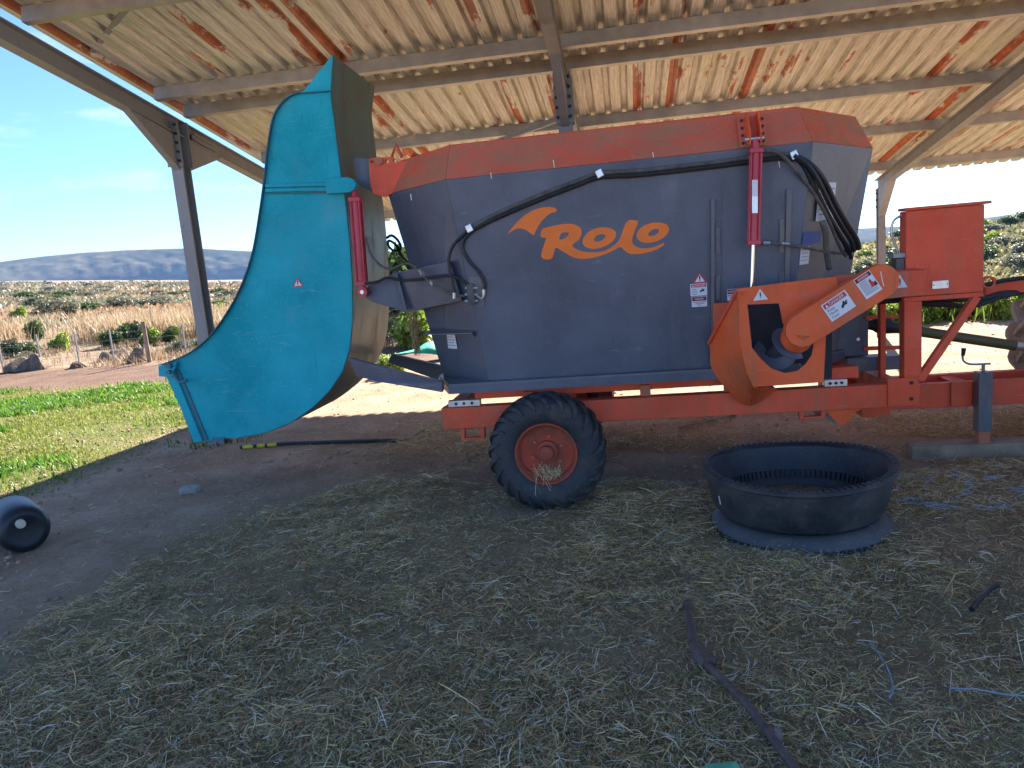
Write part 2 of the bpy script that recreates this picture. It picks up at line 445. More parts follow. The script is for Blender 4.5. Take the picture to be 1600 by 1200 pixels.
# ------------------------------------------------------------------ ground
HAY = [tuple(at(x, y, z=0).xy) for x, y in ((-500, 1330), (-200, 1120), (60, 985), (240, 890), (400, 812), (520, 770), (600, 752), (690, 752), (770, 798), (960, 762), (1090, 748), (1400, 742), (1900, 726), (2300, 1400))] + [(3, .2), (-2, .2)]
THIN = [tuple(at(x, y, z=0).xy) for x, y in ((560, 745), (610, 705), (660, 660), (800, 668), (1000, 662), (1300, 652), (1900, 625), (1900, 726), (1400, 742), (1090, 748), (770, 800))]
def elev(az):     # slope of the far ground by compass bearing (radians right of straight ahead)
    return np.interp(az, [-1.6, -.86, -.72, -.62, -.53, -.45, -.2, .25, .34, .46, .6, 1.6], [.03, .03, .024, .016, .008, .002, -.004, -.012, -.014, -.006, .0, .0])
def gh(x, y):
    x = np.asarray(x, float); y = np.asarray(y, float)
    d = np.hypot(x, y); az = np.arctan2(x, y)
    z = (fbm(x, y, .9, 4, 3) - .5) * .05 * sstep(30, 6, d)
    z = z + elev(az) * np.maximum(0, d - 19) * np.where(np.abs(az) < 1.7, 1, 0)
    z = z + (fbm(x, y, .03, 4, 9) - .5) * .05 * np.clip(d - 22, 0, 120) * .25
    w = sstep(.10, .24, az) * sstep(1.5, 1.2, az)
    top = EYE + np.interp(az, [.2, .27, .335, .435, .6, 1.0], [-.022, -.018, -.012, -.004, .02, .05]) * 130
    hill = np.where(d < 17, 0, np.where(d < 60, -4.4 * sstep(17, 60, d), np.where(d < 130, -4.4 + (top + 4.4) * np.clip((d - 60) / 70, 0, 1) ** .85, top - (d - 130) * .03)))
    hill = hill + (fbm(x, y, .05, 4, 19) - .5) * 1.6 * sstep(40, 70, d)
    z = z * (1 - w * sstep(16, 19, d)) + hill * w
    h = inpoly(x, y, HAY)
    z = z + h * (fbm(x, y, 1.9, 4, 5) - .35) * .12
    return z
def build_ground():
    nr, na = 230, 560
    r = np.concatenate([[0.0], 0.4 * (2600 / 0.4) ** (np.arange(nr) / (nr - 1))])
    # denser bearings in front
    t = np.linspace(-1, 1, na + 1)[:-1]
    az = math.pi * (0.42 * t + 0.58 * t ** 3)
    R, A = np.meshgrid(r[1:], az, indexing='ij')
    x = (R * np.sin(A)).ravel(); y = (R * np.cos(A)).ravel()
    x = np.append(x, 0); y = np.append(y, 0)
    z = gh(x, y)
    vs = np.stack([x, y, z], 1)
    i, j = np.meshgrid(np.arange(nr - 1), np.arange(na), indexing='ij')
    a = i * na + j; b = i * na + (j + 1) % na; c = (i + 1) * na + (j + 1) % na; d = (i + 1) * na + j
    quads = np.stack([a, d, c, b], -1).reshape(-1, 4)
    faces = quads.tolist() + [(len(x) - 1, j, (j + 1) % na) for j in range(na)]
    me = bpy.data.meshes.new('ground'); me.from_pydata(vs.tolist(), [], faces); me.update()
    me.polygons.foreach_set('use_smooth', [True] * len(me.polygons))
    n = fbm(x, y, .8, 4, 21) - .5
    grass = sstep(-4.75, -5.5, x + n * 1.0) * sstep(12.6, 12.0, y + n * .6 + (x + 9) * -.0) * sstep(5.2, 6.2, y + n * .8 - x * .02)
    grass = np.maximum(grass, sstep(13.2, 14.6, y + n * 1.5) * sstep(-1.0, .6, x) * .8)
    wx, wy = x + (fbm(x, y, 1.6, 3, 61) - .5) * .9, y + (fbm(x, y, 1.6, 3, 67) - .5) * .9
    hay = (.5 * inpoly(wx, wy, HAY) + .5 * inpoly(wx + .25, wy - .25, HAY)) * (.72 + .28 * sstep(-.12, .12, fbm(x, y, 1.3, 3, 44) - .48)) * 1.0
    thin = inpoly(x, y, THIN) * .55 * sstep(-.03, .08, fbm(x, y, 1.1, 3, 41) - .5)
    hay = np.maximum(hay, thin)
    d = np.hypot(x, y)
    dry = sstep(15.6, 17.5, y + n * .8) * sstep(-2, -3, x) + sstep(19, 24, d) * (x >= -2.5)
    dry = np.clip(dry, 0, 1)
    strip = sstep(11.9, 12.5, y + n * .8) * sstep(16.2, 15.4, y + n * .5) * sstep(-2.0, -4.0, x)
    colr = np.stack([grass, hay, dry, strip], 1).astype(np.float32)
    ca = me.color_attributes.new('zone', 'FLOAT_COLOR', 'POINT'); ca.data.foreach_set('color', colr.ravel())
    me.materials.append(M['ground'])
    tag(link('ground', me), 'bare reddish brown farmyard soil running out to the dry plain', kind='structure')
build_ground()

# far hills: one closed ridge body per range
def ridge(name, label, pts, dist, depth, mat, seed):
    """pts: (photo x, ridge y, foot y); a body with a rough front slope"""
    n = 260; rows = 26
    px = np.linspace(pts[0][0], pts[-1][0], n)
    top = np.interp(px, [p[0] for p in pts], [p[1] for p in pts]); bot = np.interp(px, [p[0] for p in pts], [p[2] for p in pts])
    vs = []; fs = []
    for i in range(n):
        dt = ray(px[i], top[i]); db = ray(px[i], bot[i] + 4)
        for j in range(rows + 1):
            s = j / rows
            if s <= .8:
                q = s / .8
                D = dist + depth * q
                ht = (dt.z / math.hypot(dt.x, dt.y)) * (dist + depth) + EYE; hb = (db.z / math.hypot(db.x, db.y)) * dist + EYE
                f = q ** .75
                z = hb + (ht - hb) * f
                gu = (fbm(px[i] * .09, j * .35, 1.0, 4, seed) - .5)
                z += gu * (ht - hb) * .12 * math.sin(math.pi * q)
            else:
                q = (s - .8) / .2; D = dist + depth * (1 + q); z = ht * (1 - q) + (hb - 30) * q
            h = math.hypot(dt.x, dt.y)
            vs.append((dt.x / h * D, dt.y / h * D, z))
    for i in range(n - 1):
        for j in range(rows):
            a = i * (rows + 1) + j; fs.append((a, a + rows + 1, a + rows + 2, a + 1))
    o = MB().add(vs, fs).build(name, mat, None, True); o.modifiers.clear()
    return tag(o, label, kind='structure')
ridge('mountain', 'long flat-topped blue mountain beyond the plain on the left', [(-900, 452, 520), (-300, 428, 470), (0, 408, 444), (60, 400, 443), (130, 393, 442), (200, 389, 441), (300, 386, 440), (390, 391, 439), (500, 398, 434), (640, 412, 428), (760, 424, 424)], 1500, 95, M['hill'], 5)
ridge('far_hills', 'low pale blue hills on the skyline to the right', [(1050, 385, 400), (1250, 362, 390), (1345, 356, 380), (1420, 352, 376), (1500, 345, 370), (1600, 331, 360), (1900, 300, 340), (2600, 280, 330)], 1700, 150, M['hill'], 15)

# ------------------------------------------------------------------ the open shed
EAVE_Y, EAVE_Z, KS = 12.5, 2.504, 0.170
def rz(Y): return EAVE_Z + KS * (EAVE_Y - Y)      # underside of the roof sheet
shed = thing('open_shed', 'open steel pole shed with rust-streaked corrugated roof over the machine', 'shed', (-4.3, 7.2, 0))
LX = -4.30; CXR = -0.47; RX = 3.85
BACK = 4.4  # unseen near roof edge, cut short to let skylight onto the machine
def ibeam(mb, p, q, w, h, tf=.012, tw=.009):
    p, q = Vector(p), Vector(q); t = (q - p).normalized(); s = t.cross(Vector((0, 0, 1)))
    s = Vector((1, 0, 0)) if s.length < .05 else s.normalized()
    u = s.cross(t)
    mb.beam(p + u * (h / 2 - tf / 2), q + u * (h / 2 - tf / 2), w, tf, u)
    mb.beam(p - u * (h / 2 - tf / 2), q - u * (h / 2 - tf / 2), w, tf, u)
    mb.beam(p, q, tw, h - 2 * tf, u)
PUR = [11.98, 10.22, 8.77, 7.22, 6.77, 5.27, 4.5]
ph = .115
def rafter(X, w=.10, h=.16):
    c = ph + .004 + h / 2
    mb = MB(); ibeam(mb, (X, EAVE_Y + .02, rz(EAVE_Y + .02) - c), (X, BACK, rz(BACK) - c), w, h)
    return mb.build('rafter', M['steel'], shed)
RB = ph + .004 + .16      # underside of rafters below the sheet
for X in (LX, CXR, RX, 6.2): rafter(X)
def post(X, Y, top, w=.11, d=.12, name='post'):
    mb = MB()
    ibeam(mb, (X, Y, -.05), (X, Y, top), w, d)
    o = mb.build(name, M['steel'], shed); return o
def haunch(X, Y, sgn, L=.75, H=.34):
    mb = MB()
    z0 = rz(Y) - RB
    a = V(X - .035, Y + sgn * .062, z0 - H); b = V(X - .035, Y + sgn * .062, z0 - .002); c = V(X - .035, Y + sgn * L, rz(Y + sgn * L) - RB - .002)
    mb.plate([[a, b, c]], (.07, 0, 0))
    return mb.build('haunch', M['steel'], shed)
MIDY = 7.2
for X in (LX, CXR):
    post(X, MIDY, rz(MIDY) - RB - .003, .12, .15)
    for s in (-1, 1): haunch(X, MIDY, s)
    for dy in (-.09, .09):     # bolted end plates
        mb = MB().box((X - .08, MIDY + dy - .008, rz(MIDY) - RB - .30), (X + .08, MIDY + dy + .008, rz(MIDY) - ph - .03))
        pl = mb.build('joint_plate', M['steel'], shed)
        for k in range(5):
            for sx in (-1, 1):
                zc = rz(MIDY) - RB - .25 + k * .085
                b2 = MB().lathe([(0, -.022), (.014, -.022), (.014, .0), (.0, .0)], (X + sx * .058, MIDY + dy + (-.008 if dy < 0 else .030), zc), (0, 1, 0), 6)
                b2.build('bolt', M['rubber'], pl)
for X in (LX, CXR, RX, 6.2):
    post(X, EAVE_Y - .1, rz(EAVE_Y - .1) - RB - .003, .10, .12)
    mb = MB(); z0 = rz(EAVE_Y - .2) - RB
    mb.plate([[V(X - .05, EAVE_Y - .165, z0 - .42), V(X - .05, EAVE_Y - .165, z0 - .004), V(X - .05, EAVE_Y - .62, rz(EAVE_Y - .62) - RB - .004)]], (.10, 0, 0)).build('haunch', M['steel'], shed)
    for k in range(3):
        MB().lathe([(0, -.02), (.014, -.02), (.014, 0), (0, 0)], (X - .052, EAVE_Y - .10, z0 - .08 - k * .1), (1, 0, 0), 6).build('bolt', M['rubber'], shed)
    if X > RX: post(X, MIDY, rz(MIDY) - RB - .003, .12, .15)
VERGE0, VERGE1 = LX - .06, 6.35  # right verge, out of view, pulled in to admit side light
for Yp in PUR:    # lipped channel purlins
    mb = MB(); t = Vector((0, 1, -KS)).normalized(); u = Vector((0, KS, 1)).normalized(); zc = rz(Yp)
    x0, x1 = LX + .12 - (.0), VERGE1
    prof = [(-.03, -ph), (.03, -ph), (.03, -ph + .018), (.027, -ph + .018), (.027, -ph + .003), (-.027, -ph + .003), (-.027, -.005), (.027, -.005), (.027, -.02), (.03, -.02), (.03, -.002), (-.03, -.002)]
    pts = [Vector((x0, Yp, zc)) + t * a + u * b for a, b in prof]
    mb.plate([pts], (x1 - x0, 0, 0)).build('purlin', M['purlin'], shed)
# box-rib roof sheets, four ribs each
PIT = .1715
def sheet_mesh(y0, y1, dz):
    prof = []
    for k in range(4):
        o = k * PIT
        prof += [(o, 0), (o + .0915, 0), (o + .112, .037), (o + .150, .037)]
    prof.append((4 * PIT - .001, 0)); prof.append((4 * PIT + .03, 0.002))
    ys = np.linspace(y0, y1, 3)
    vs = []; fs = []; k = len(prof)
    for yy in ys:
        for a, b in prof: vs.append((a, yy, rz(yy) + b + dz))
    for i in range(len(ys) - 1):
        for j in range(k - 1): fs.append((i * k + j, i * k + j + 1, (i + 1) * k + j + 1, (i + 1) * k + j))
    me = bpy.data.meshes.new('roof_sheet'); me.from_pydata(vs, [], fs); me.materials.append(M['roof']); return me
shA, shB = sheet_mesh(EAVE_Y + .17, 6.95, 0), sheet_mesh(7.15, BACK - .2, .004)
nsh = int((VERGE1 - VERGE0) / (4 * PIT)) + 1
for k in range(nsh):
    for me in (shA, shB):
        o = bpy.data.objects.new('roof_sheet', me); COL.objects.link(o)
        o.location = (VERGE0 + .02 + k * 4 * PIT - shed.location.x, -shed.location.y, 0); o.parent = shed
# braces
def brace(p, q, w=.05, h=.05): MB().beam(p, q, w, h).build('brace', M['steel'], shed, False)
brace(at(138, 88, Y=6.1), at(212, -4, Y=5.33), .05, .008)
brace(V(CXR - .06, MIDY + .02, rz(MIDY) - .52), at(775, 222, Y=8.35), .045, .045)
brace(at(905, 212, Y=9.2), at(840, 222, Y=9.6), .03, .03)
mb = MB(); ibeam(mb, at(300, 214, Y=7.4), at(430, 292, Y=9.9), .06, .07); mb.build('brace', M['steel'], shed)
# lattice behind the machine

# ------------------------------------------------------------------ the feed mixer
mixer = thing('feed_mixer', 'trailed feed mixer with grey-blue hopper, red chassis and teal loading scoop', 'feed mixer', (-.3, 5.85, 0))
YC = 5.85
def mir(p): return Vector((p[0], 2 * YC - p[1], p[2]))
LV = {
 'bot': [(-1.37, 5.39, .82), (-.975, 5.07, .82), (.99, 5.07, .82), (1.41, 5.50, .82)],
 'band': [(-1.682, 5.49, 2.2), (-1.126, 4.965, 2.2), (1.156, 4.965, 2.2), (1.727, 5.735, 2.2)],
 'top': [(-1.575, 5.53, 2.42), (-1.095, 5.055, 2.42), (1.092, 5.065, 2.42), (1.62, 5.755, 2.42)],
}
for k in LV: LV[k] = [Vector(p) for p in LV[k]] + [mir(p) for p in LV[k][::-1]]
pan_names = ['corner_panel', 'side_panel', 'corner_panel', 'end_panel', 'corner_panel', 'side_panel', 'corner_panel', 'end_panel']
for i in range(8):
    j = (i + 1) % 8
    nm = ['corner_panel', 'side_panel', 'corner_panel', 'end_panel', 'corner_panel', 'side_panel', 'corner_panel', 'end_panel'][i]
    def grid(a, b, c, d, n):    # a-b low edge, d-c high edge
        A = [a.lerp(b, t / n) for t in range(n + 1)]; B = [d.lerp(c, t / n) for t in range(n + 1)]
        return A, B
    A, B = grid(LV['bot'][i], LV['bot'][j], LV['band'][j], LV['band'][i], 1)
    MB().strip(A, B).build(nm, M['navy_dusty'] if i in (2, 3) else M['navy'], mixer, False, 0, .006)
    A, B = grid(LV['band'][i], LV['band'][j], LV['top'][j], LV['top'][i], 1)
    MB().strip(A, B).build('rim_panel', M['red_band'], mixer, False, 0, .012)
    # rolled lip along the top and weld seam under the rim
    MB().tube([LV['top'][i], LV['top'][j]], .009, 6).build('rim_lip', M['red'], mixer, True)
MB().add(LV['bot'], [tuple(range(8))]).build('hopper_floor', M['navy'], mixer, False, 0, .008)

def face_y(z): return 4.965 + (2.2 - z) * (.105 / 1.38)
FN = Vector((0, -1, .105 / 1.38)).normalized()
def onface(x, y, off=.006):
    d = ray(x, y); k = .105 / 1.38
    s = (4.965 + (2.2 - EYE) * k) / (d.y + k * d.z)
    return EYEV + d * s + Vector((0, -off, 0))

# skirt ledge round the foot of the hopper
sk = [V(-1.42, 5.42, .845), V(-1.245, 4.985, .845), V(1.05, 4.985, .845), V(1.46, 5.5, .845)]
sk = sk + [mir(p) for p in sk[::-1]]
MB().plate([sk], (0, 0, -.012)).build('skirt_ledge', M['navy_dusty'], mixer)
sk2 = [V(p.x * 1.002, p.y, .833) for p in sk]
for i in range(8):
    a, b = sk2[i], sk2[(i + 1) % 8]
    MB().strip([a, b], [a - V(0, 0, .055), b - V(0, 0, .055)]).build('skirt_edge', M['navy'], mixer, False, 0, .008)
MB().box((1.47, 5.45, .69), (1.83, 5.60, .785)).build('base_beam', M['navy_dusty'], mixer, False, .004)
MB().box((1.30, 5.52, .79), (1.63, 6.15, 1.19)).build('gear_cover', M['navy'], mixer, False, .006)
MB().lathe([(0, -.004), (.012, -.004), (.012, .01), (0, .01)], at(1341, 530, Y=5.515), (0, 1, 0), 10).build('bolt', M['alu'], mixer)
# small ledge on the left corner panel
c0, c1 = at(672, 518, Y=5.30), at(742, 516, Y=5.08)
MB().plate([[c0 + V(0, .04, .015), c1 + V(0, .03, .015), c1 + V(-.01, -.05, -.012), c0 + V(-.04, -.05, -.012)]], (0, 0, -.006)).build('corner_shelf', M['navy_dusty'], mixer)
MB().plate([[c1 + V(0, .02, .012), c1 + V(-.012, -.05, -.014), c1 + V(.012, .02, -.07)]], (-.005, 0, 0)).build('shelf_gusset', M['navy'], mixer)

# chassis
ch = MB().box((-1.335, 5.05, .515), (1.80, 5.15, .668)).build('chassis_beam', M['red'], mixer, False, .006)
MB().box((-1.335, 6.55, .515), (1.80, 6.65, .668)).build('chassis_beam', M['red'], mixer, False, .006)
for x in (-1.30, -.2, .9, 1.70): MB().box((x - .05, 5.152, .53), (x + .05, 6.548, .65)).build('cross_member', M['red'], mixer, False, .004)
for y0 in (5.12, 6.46): MB().box((-1.1, y0, .708), (1.45, y0 + .10, .784)).build('sub_frame_beam', M['red'], mixer, False, .004)
for x in (-.72, .08, .63):
    MB().box((x - .035, 5.09, .668), (x + .035, 5.118, .745)).build('mounting_bracket', M['red_band'], mixer, False, .003)
for xa, xb in ((at(700, 630, Y=5.06).x, at(750, 630, Y=5.06).x), (at(1288, 590, Y=5.06).x, at(1324, 590, Y=5.06).x)):
    lc = MB().box((xa, 5.06, .670), (xb, 5.115, .715)).build('load_cell', M['alu'], mixer, False, .003)
    for t in (.25, .5, .75):
        MB().lathe([(0, -.004), (.010, -.004), (.010, 0), (0, 0)], (xa + (xb - xa) * t, 5.059, .693), (0, 1, 0), 10).build('bolt', M['rubber'], lc)
def loop_bracket(x0, y0, x1, y1):
    a, b, c, d = (at(x, y, Y=5.06) for x, y in ((x0, y0), (x1, y0 - 3), (x1, y1 - 3), (x0, y1)))
    cx = (a + b + c + d) / 4
    inn = [cx + (p - cx) * .68 for p in (a, b, c, d)]
    MB().plate([[a, b, c, d], inn], (0, .05, 0)).build('tie_down_loop', M['red'], mixer, False, .002)
loop_bracket(720, 667, 757, 689); loop_bracket(1249, 634, 1290, 656)
MB().plate([[at(1290, 641, Y=5.07), at(1362, 634, Y=5.07), at(1338, 643, Y=5.07), at(1322, 663, Y=5.07), at(1311, 665, Y=5.07)]], (0, .03, 0)).build('support_gusset', M['red_fresh'], mixer)
MB().beam(at(1270, 640, Y=5.2), at(1312, 662, Y=5.2), .03, .03).build('support_strut', M['steel'], mixer)
pl = MB().plate([[at(1387, 592, Y=5.046), at(1434, 589, Y=5.046), at(1435, 629, Y=5.046), at(1387, 634, Y=5.046)]], (0, -.008, 0)).build('joint_plate', M['red'], mixer)
for x, y in ((1424, 598), (1424, 623)):
    MB().lathe([(0, -.006), (.013, -.006), (.013, 0), (0, 0)], at(x, y, Y=5.038), (0, 1, 0), 6).build('bolt', M['rubber'], pl)
# drawbar: two rails inside the chassis
for y0, mt in ((5.68, 'red'), (6.02, 'red')):
    MB().box((1.55, y0, .355), (3.35, y0 + .07, .53)).build('drawbar_rail', M[mt], mixer, False, .005)
for x in (1.75, 2.32, 3.25): MB().box((x - .05, 5.752, .37), (x + .05, 6.018, .52)).build('cross_member', M['red'], mixer)
MB().box((2.22, 5.655, .36), (2.36, 5.678, .54)).build('jack_bracket', M['red'], mixer, False, .003)
MB().plate([[V(3.36, 5.74, .42), V(3.62, 5.83, .42), V(3.62, 5.93, .42), V(3.36, 6.02, .42)]], (0, 0, -.03)).build('hitch_eye', M['red'], mixer)
MB().box((1.52, 5.3, .40), (1.70, 5.68, .515)).build('cross_member', M['red'], mixer)
MB().box((1.52, 6.09, .40), (1.70, 6.5, .515)).build('cross_member', M['red'], mixer)

# wheels
WX, WZ = -.585, .383
def make_wheel(Yc, s):       # s: -1 outer side toward the camera
    tp = [(.205, -.10), (.222, -.118), (.25, -.132), (.29, -.138), (.325, -.134), (.352, -.118), (.366, -.09), (.370, 0), (.366, .09), (.352, .118), (.325, .134), (.29, .138), (.25, .132), (.222, .118), (.205, .10)]
    c = V(WX, Yc, WZ)
    wh = bpy.data.objects.new('wheel', None); COL.objects.link(wh); put(wh, mixer)
    mb = MB().lathe(tp, c, (0, 1, 0), 64)
    tyre = mb.build('tyre', M['tyre'], None, True); tyre.parent = wh; tyre.matrix_parent_inverse = Matrix.Identity(4)
    lm = MB()
    N = 22
    for side in (-1, 1):
        for k in range(N):
            a0 = 2 * math.pi * (k + (.5 if side > 0 else 0)) / N
            prof = [(.300, .1385, .0, .004), (.333, .1345, .03, .012), (.358, .119, .075, .016), (.374, .085, .13, .017), (.376, .04, .19, .017), (.374, -.005, .24, .014)]
            rows = []
            for r, t, da, hw in prof:
                a = a0 + da * 1.5
                ct = []
                for sgn, rr in ((-1, -.006), (-1, .016), (1, .016), (1, -.006)):
                    # push outward along the local normal
                    out = Vector((r, t)).normalized() if t > .1 else Vector((1, 0))
                    R = r + (rr * (.9 if t < .12 else .35)); T = t + (rr * (.75 if t > .11 else 0))
                    ang = a + sgn * hw / r
                    ct.append(c + V(math.cos(ang) * R, side * T, math.sin(ang) * R))
                rows.append(ct)
            vs = [p for rw in rows for p in rw]; fs = []
            for i in range(len(rows) - 1):
                for j in range(4): fs.append((i * 4 + j, i * 4 + (j + 1) % 4, i * 4 + 4 + (j + 1) % 4, i * 4 + 4 + j))
            fs += [(0, 1, 2, 3), tuple(len(vs) - 4 + i for i in range(4))]
            lm.add(vs, fs)
    lg = lm.build('tread_lugs', M['tyre'], None); put(lg, wh)
    rp = [(.206, -.098), (.209, -.106), (.205, -.112), (.197, -.110), (.186, -.095), (.180, -.05), (.176, -.028), (.150, -.018), (.075, -.020), (.072, -.045), (.050, -.052), (.046, -.09), (.030, -.098), (0, -.098)]
    rim = MB().lathe([(r, t if s < 0 else -t) for r, t in rp], c, (0, 1, 0), 40).build('wheel_rim', M['rim'], None, True); put(rim, wh)
    for k in range(6):
        a = 2 * math.pi * k / 6 + .35
        nb = MB().lathe([(0, -.016), (.012, -.016), (.014, 0), (0, 0)], c + V(math.cos(a) * .105, s * .018, math.sin(a) * .105), (0, -s, 0) if s < 0 else (0, -1, 0), 6).build('wheel_nut', M['red_band'], None); put(nb, wh)
    return wh
make_wheel(4.86, -1); make_wheel(2 * YC - 4.86, 1)
MB().box((WX - .045, 5.0, WZ - .045), (WX + .045, 6.7, WZ + .045)).build('axle', M['red'], mixer)
for y0 in (5.155, 6.45): MB().box((WX - .09, y0, WZ + .047), (WX + .09, y0 + .09, .514)).build('axle_mount', M['red'], mixer)

# logo, traced as flat lettering on the side panel
def zl(pts, ox=785, oy=315, k=5.926): return [(ox + a / k, oy + b / k) for a, b in pts]
def logo(loops, nm, it=2, mat='orange'):
    ls = [[onface(x, y, .0045) for x, y in [tuple(p) for p in chaikin([Vector(q) for q in zl(l)], it)]] for l in loops]
    MB().plate(ls, (0, .0012, 0)).build(nm, M[mat], mixer)
logo([[(45, 308), (62, 278), (80, 255), (130, 195), (200, 130), (280, 80), (360, 55), (440, 48), (490, 58), (507, 80), (495, 97), (450, 105), (400, 140), (350, 200), (315, 260), (294, 308), (288, 312), (255, 290), (225, 265), (180, 248), (130, 250), (85, 275)]], 'logo_swoosh')
logo([[(352, 310), (362, 265), (385, 245), (440, 232), (540, 210), (620, 203), (690, 215), (730, 250), (735, 290), (722, 335), (690, 370), (635, 400), (680, 440), (740, 462), (810, 470), (890, 468), (960, 450), (1020, 418), (1060, 385), (1085, 350), (1105, 300), (1125, 240), (1145, 195), (1170, 172), (1210, 170), (1255, 178), (1258, 197), (1235, 245), (1215, 300), (1200, 350), (1205, 385), (1230, 415), (1280, 432), (1340, 432), (1400, 422), (1450, 402), (1490, 382), (1502, 390), (1490, 408), (1440, 440), (1380, 462), (1300, 482), (1220, 490), (1165, 480), (1130, 455), (1095, 412), (1040, 448), (960, 485), (880, 512), (800, 528), (730, 532), (660, 520), (590, 480), (540, 450), (500, 425), (490, 430), (480, 470), (468, 515), (445, 535), (400, 538), (370, 525), (358, 505), (365, 460), (385, 400), (410, 330), (380, 335), (358, 330)],
      [(545, 290), (580, 286), (614, 285), (614, 305), (600, 325), (570, 345), (526, 356), (530, 325)]], 'logo_letters')
logo([[(740, 370), (755, 325), (800, 275), (870, 245), (950, 235), (1020, 250), (1055, 285), (1050, 330), (1010, 380), (940, 420), (860, 440), (790, 432), (750, 408)], [(846, 350), (862, 325), (900, 302), (945, 301), (960, 315), (940, 345), (905, 367), (862, 372)]], 'logo_letter')
logo([[(1240, 310), (1255, 265), (1310, 220), (1390, 195), (1470, 193), (1530, 215), (1548, 255), (1530, 300), (1480, 345), (1410, 375), (1340, 385), (1280, 372), (1248, 345)], [(1348, 300), (1365, 275), (1405, 254), (1445, 253), (1453, 275), (1425, 305), (1385, 320), (1353, 316)]], 'logo_letter')

for x, y0, y1 in ((641, 303, 313), (1216, 252, 262), (864, 250, 262), (1019, 238, 246), (766, 270, 279)):
    MB().plate([[onface(x, y0, .003), onface(x + 1.6, y0, .003), onface(x + 2.6, y1, .003), onface(x + 1.4, y1, .003)]], (0, -.001, 0)).build('white_streak', M['white'], mixer)
# warning stickers
def sticker(o, u, v, w, h, kind, parent=mixer):
    """o lower left corner; u right, v up in the plane of the sticker"""
    u, v, o = Vector(u).normalized(), Vector(v).normalized(), Vector(o); n = u.cross(v)
    def q(x0, y0, x1, y1, mt, nm, off, par):
        P = lambda x, y: o + u * (x * w) + v * (y * h) + n * off
        return MB().plate([[P(x0, y0), P(x1, y0), P(x1, y1), P(x0, y1)]], n * -.0008).build(nm, M[mt], par)
    if kind == 'triangle' or kind == 'triangle_plain':
        P = lambda x, y, off: o + u * (x * w) + v * (y * h) + n * off
        if kind == 'triangle': base = MB().plate([[P(0, 0, .001), P(1, 0, .001), P(.5, 1, .001)]], n * -.0008).build('warning_sign', M['sred'], parent)
        else: base = parent
        k = .17 if kind == 'triangle' else 0
        MBt = MB().plate([[P(k, k * .6, .002), P(1 - k, k * .6, .002), P(.5, 1 - k * 1.2, .002)]], n * -.0008)
        f = MBt.build('sign_field' if kind == 'triangle' else 'warning_sign', M['white'], base)
        for a, b_ in (((.455, .32), (.545, .68)), ((.46, .18), (.54, .26))):
            MB().plate([[P(a[0], a[1], .003), P(b_[0], a[1], .003), P(b_[0], b_[1], .003), P(a[0], b_[1], .003)]], n * -.0008).build('exclamation_mark', M['black'], base if kind == 'triangle' else f)
        return
    b = q(0, 0, 1, 1, 'white', 'sticker', .001, parent)
    if kind == 'hands':
        q(.05, .70, .95, .95, 'sred', 'sticker_header', .002, b)
        text_mesh('DANGER', h * .24, o + u * (w * .56) + v * (h * .745) + n * .0026, u, v, M['white'], 'lettering', b, 'CENTER', .85)
        P = lambda x, y: o + u * (x * w) + v * (y * h) + n * .0026
        MB().plate([[P(.10, .74), P(.22, .74), P(.16, .91)]], n * -.0003).build('sticker_sign', M['white'], b)
        for i, s in enumerate(('Keep', 'Hands', 'Clear')):
            text_mesh(s, h * .2, o + u * (w * .08) + v * (h * (.50 - .2 * i)) + n * .002, u, v, M['black'], 'lettering', b, 'LEFT', .9)
        P = lambda x, y: o + u * (x * w) + v * (y * h) + n * .002
        hp = [(.55, .30), (.62, .28), (.70, .36), (.78, .34), (.84, .40), (.80, .44), (.88, .50), (.82, .54), (.74, .50), (.76, .58), (.70, .58), (.66, .48), (.58, .40)]
        MB().plate([[P(*p) for p in hp]], n * -.0005).build('hand_pictogram', M['black'], b)
    elif kind == 'danger':
        q(.04, .58, .96, .96, 'black', 'sticker_header', .002, b)
        el = [o + u * (w * (.5 + .40 * math.cos(t * .3927))) + v * (h * (.77 + .14 * math.sin(t * .3927))) + n * .0026 for t in range(16)]
        MB().plate([el], n * -.0004).build('header_oval', M['sred'], b)
        text_mesh('DANGER', h * .24, o + u * (w * .5) + v * (h * .695) + n * .0034, u, v, M['white'], 'lettering', b, 'CENTER', .8)
        for i, (a, c) in enumerate(((.08, .92), (.20, .80), (.38, .62))): q(a, .42 - .15 * i, c, .49 - .15 * i, 'grey', 'text_line', .002, b)
    elif kind == 'danger_tall':
        q(.04, .78, .96, .97, 'black', 'sticker_header', .002, b); q(.14, .80, .86, .95, 'sred', 'header_oval', .0026, b)
        text_mesh('DANGER', h * .13, o + u * (w * .5) + v * (h * .83) + n * .0034, u, v, M['white'], 'lettering', b, 'CENTER', .85)
        for i in range(8): q(.1, .69 - .08 * i, .55 if i < 5 else .88, .725 - .08 * i, 'grey', 'text_line', .002, b)
        P = lambda x, y: o + u * (x * w) + v * (y * h) + n * .002
        MB().plate([[P(.60, .32), P(.86, .30), P(.92, .45), P(.80, .50), (P(.74, .68)), P(.64, .64)]], n * -.0005).build('crush_pictogram', M['sred'], b)
        MB().plate([[P(.80, .30), P(.96, .28), P(.94, .50), P(.86, .42)]], n * -.0009).build('hand_pictogram', M['black'], b)
    else:
        for i in range(kind): q(.08 + (i % 3) * .04, .86 - i * .8 / kind, .92 - (i % 2) * .1, .80 + .02 - i * .8 / kind + (.0), 'grey', 'text_line', .002, b)
    return b
UX, UV = V(1, 0, 0), V(0, -.0761, 1).normalized()
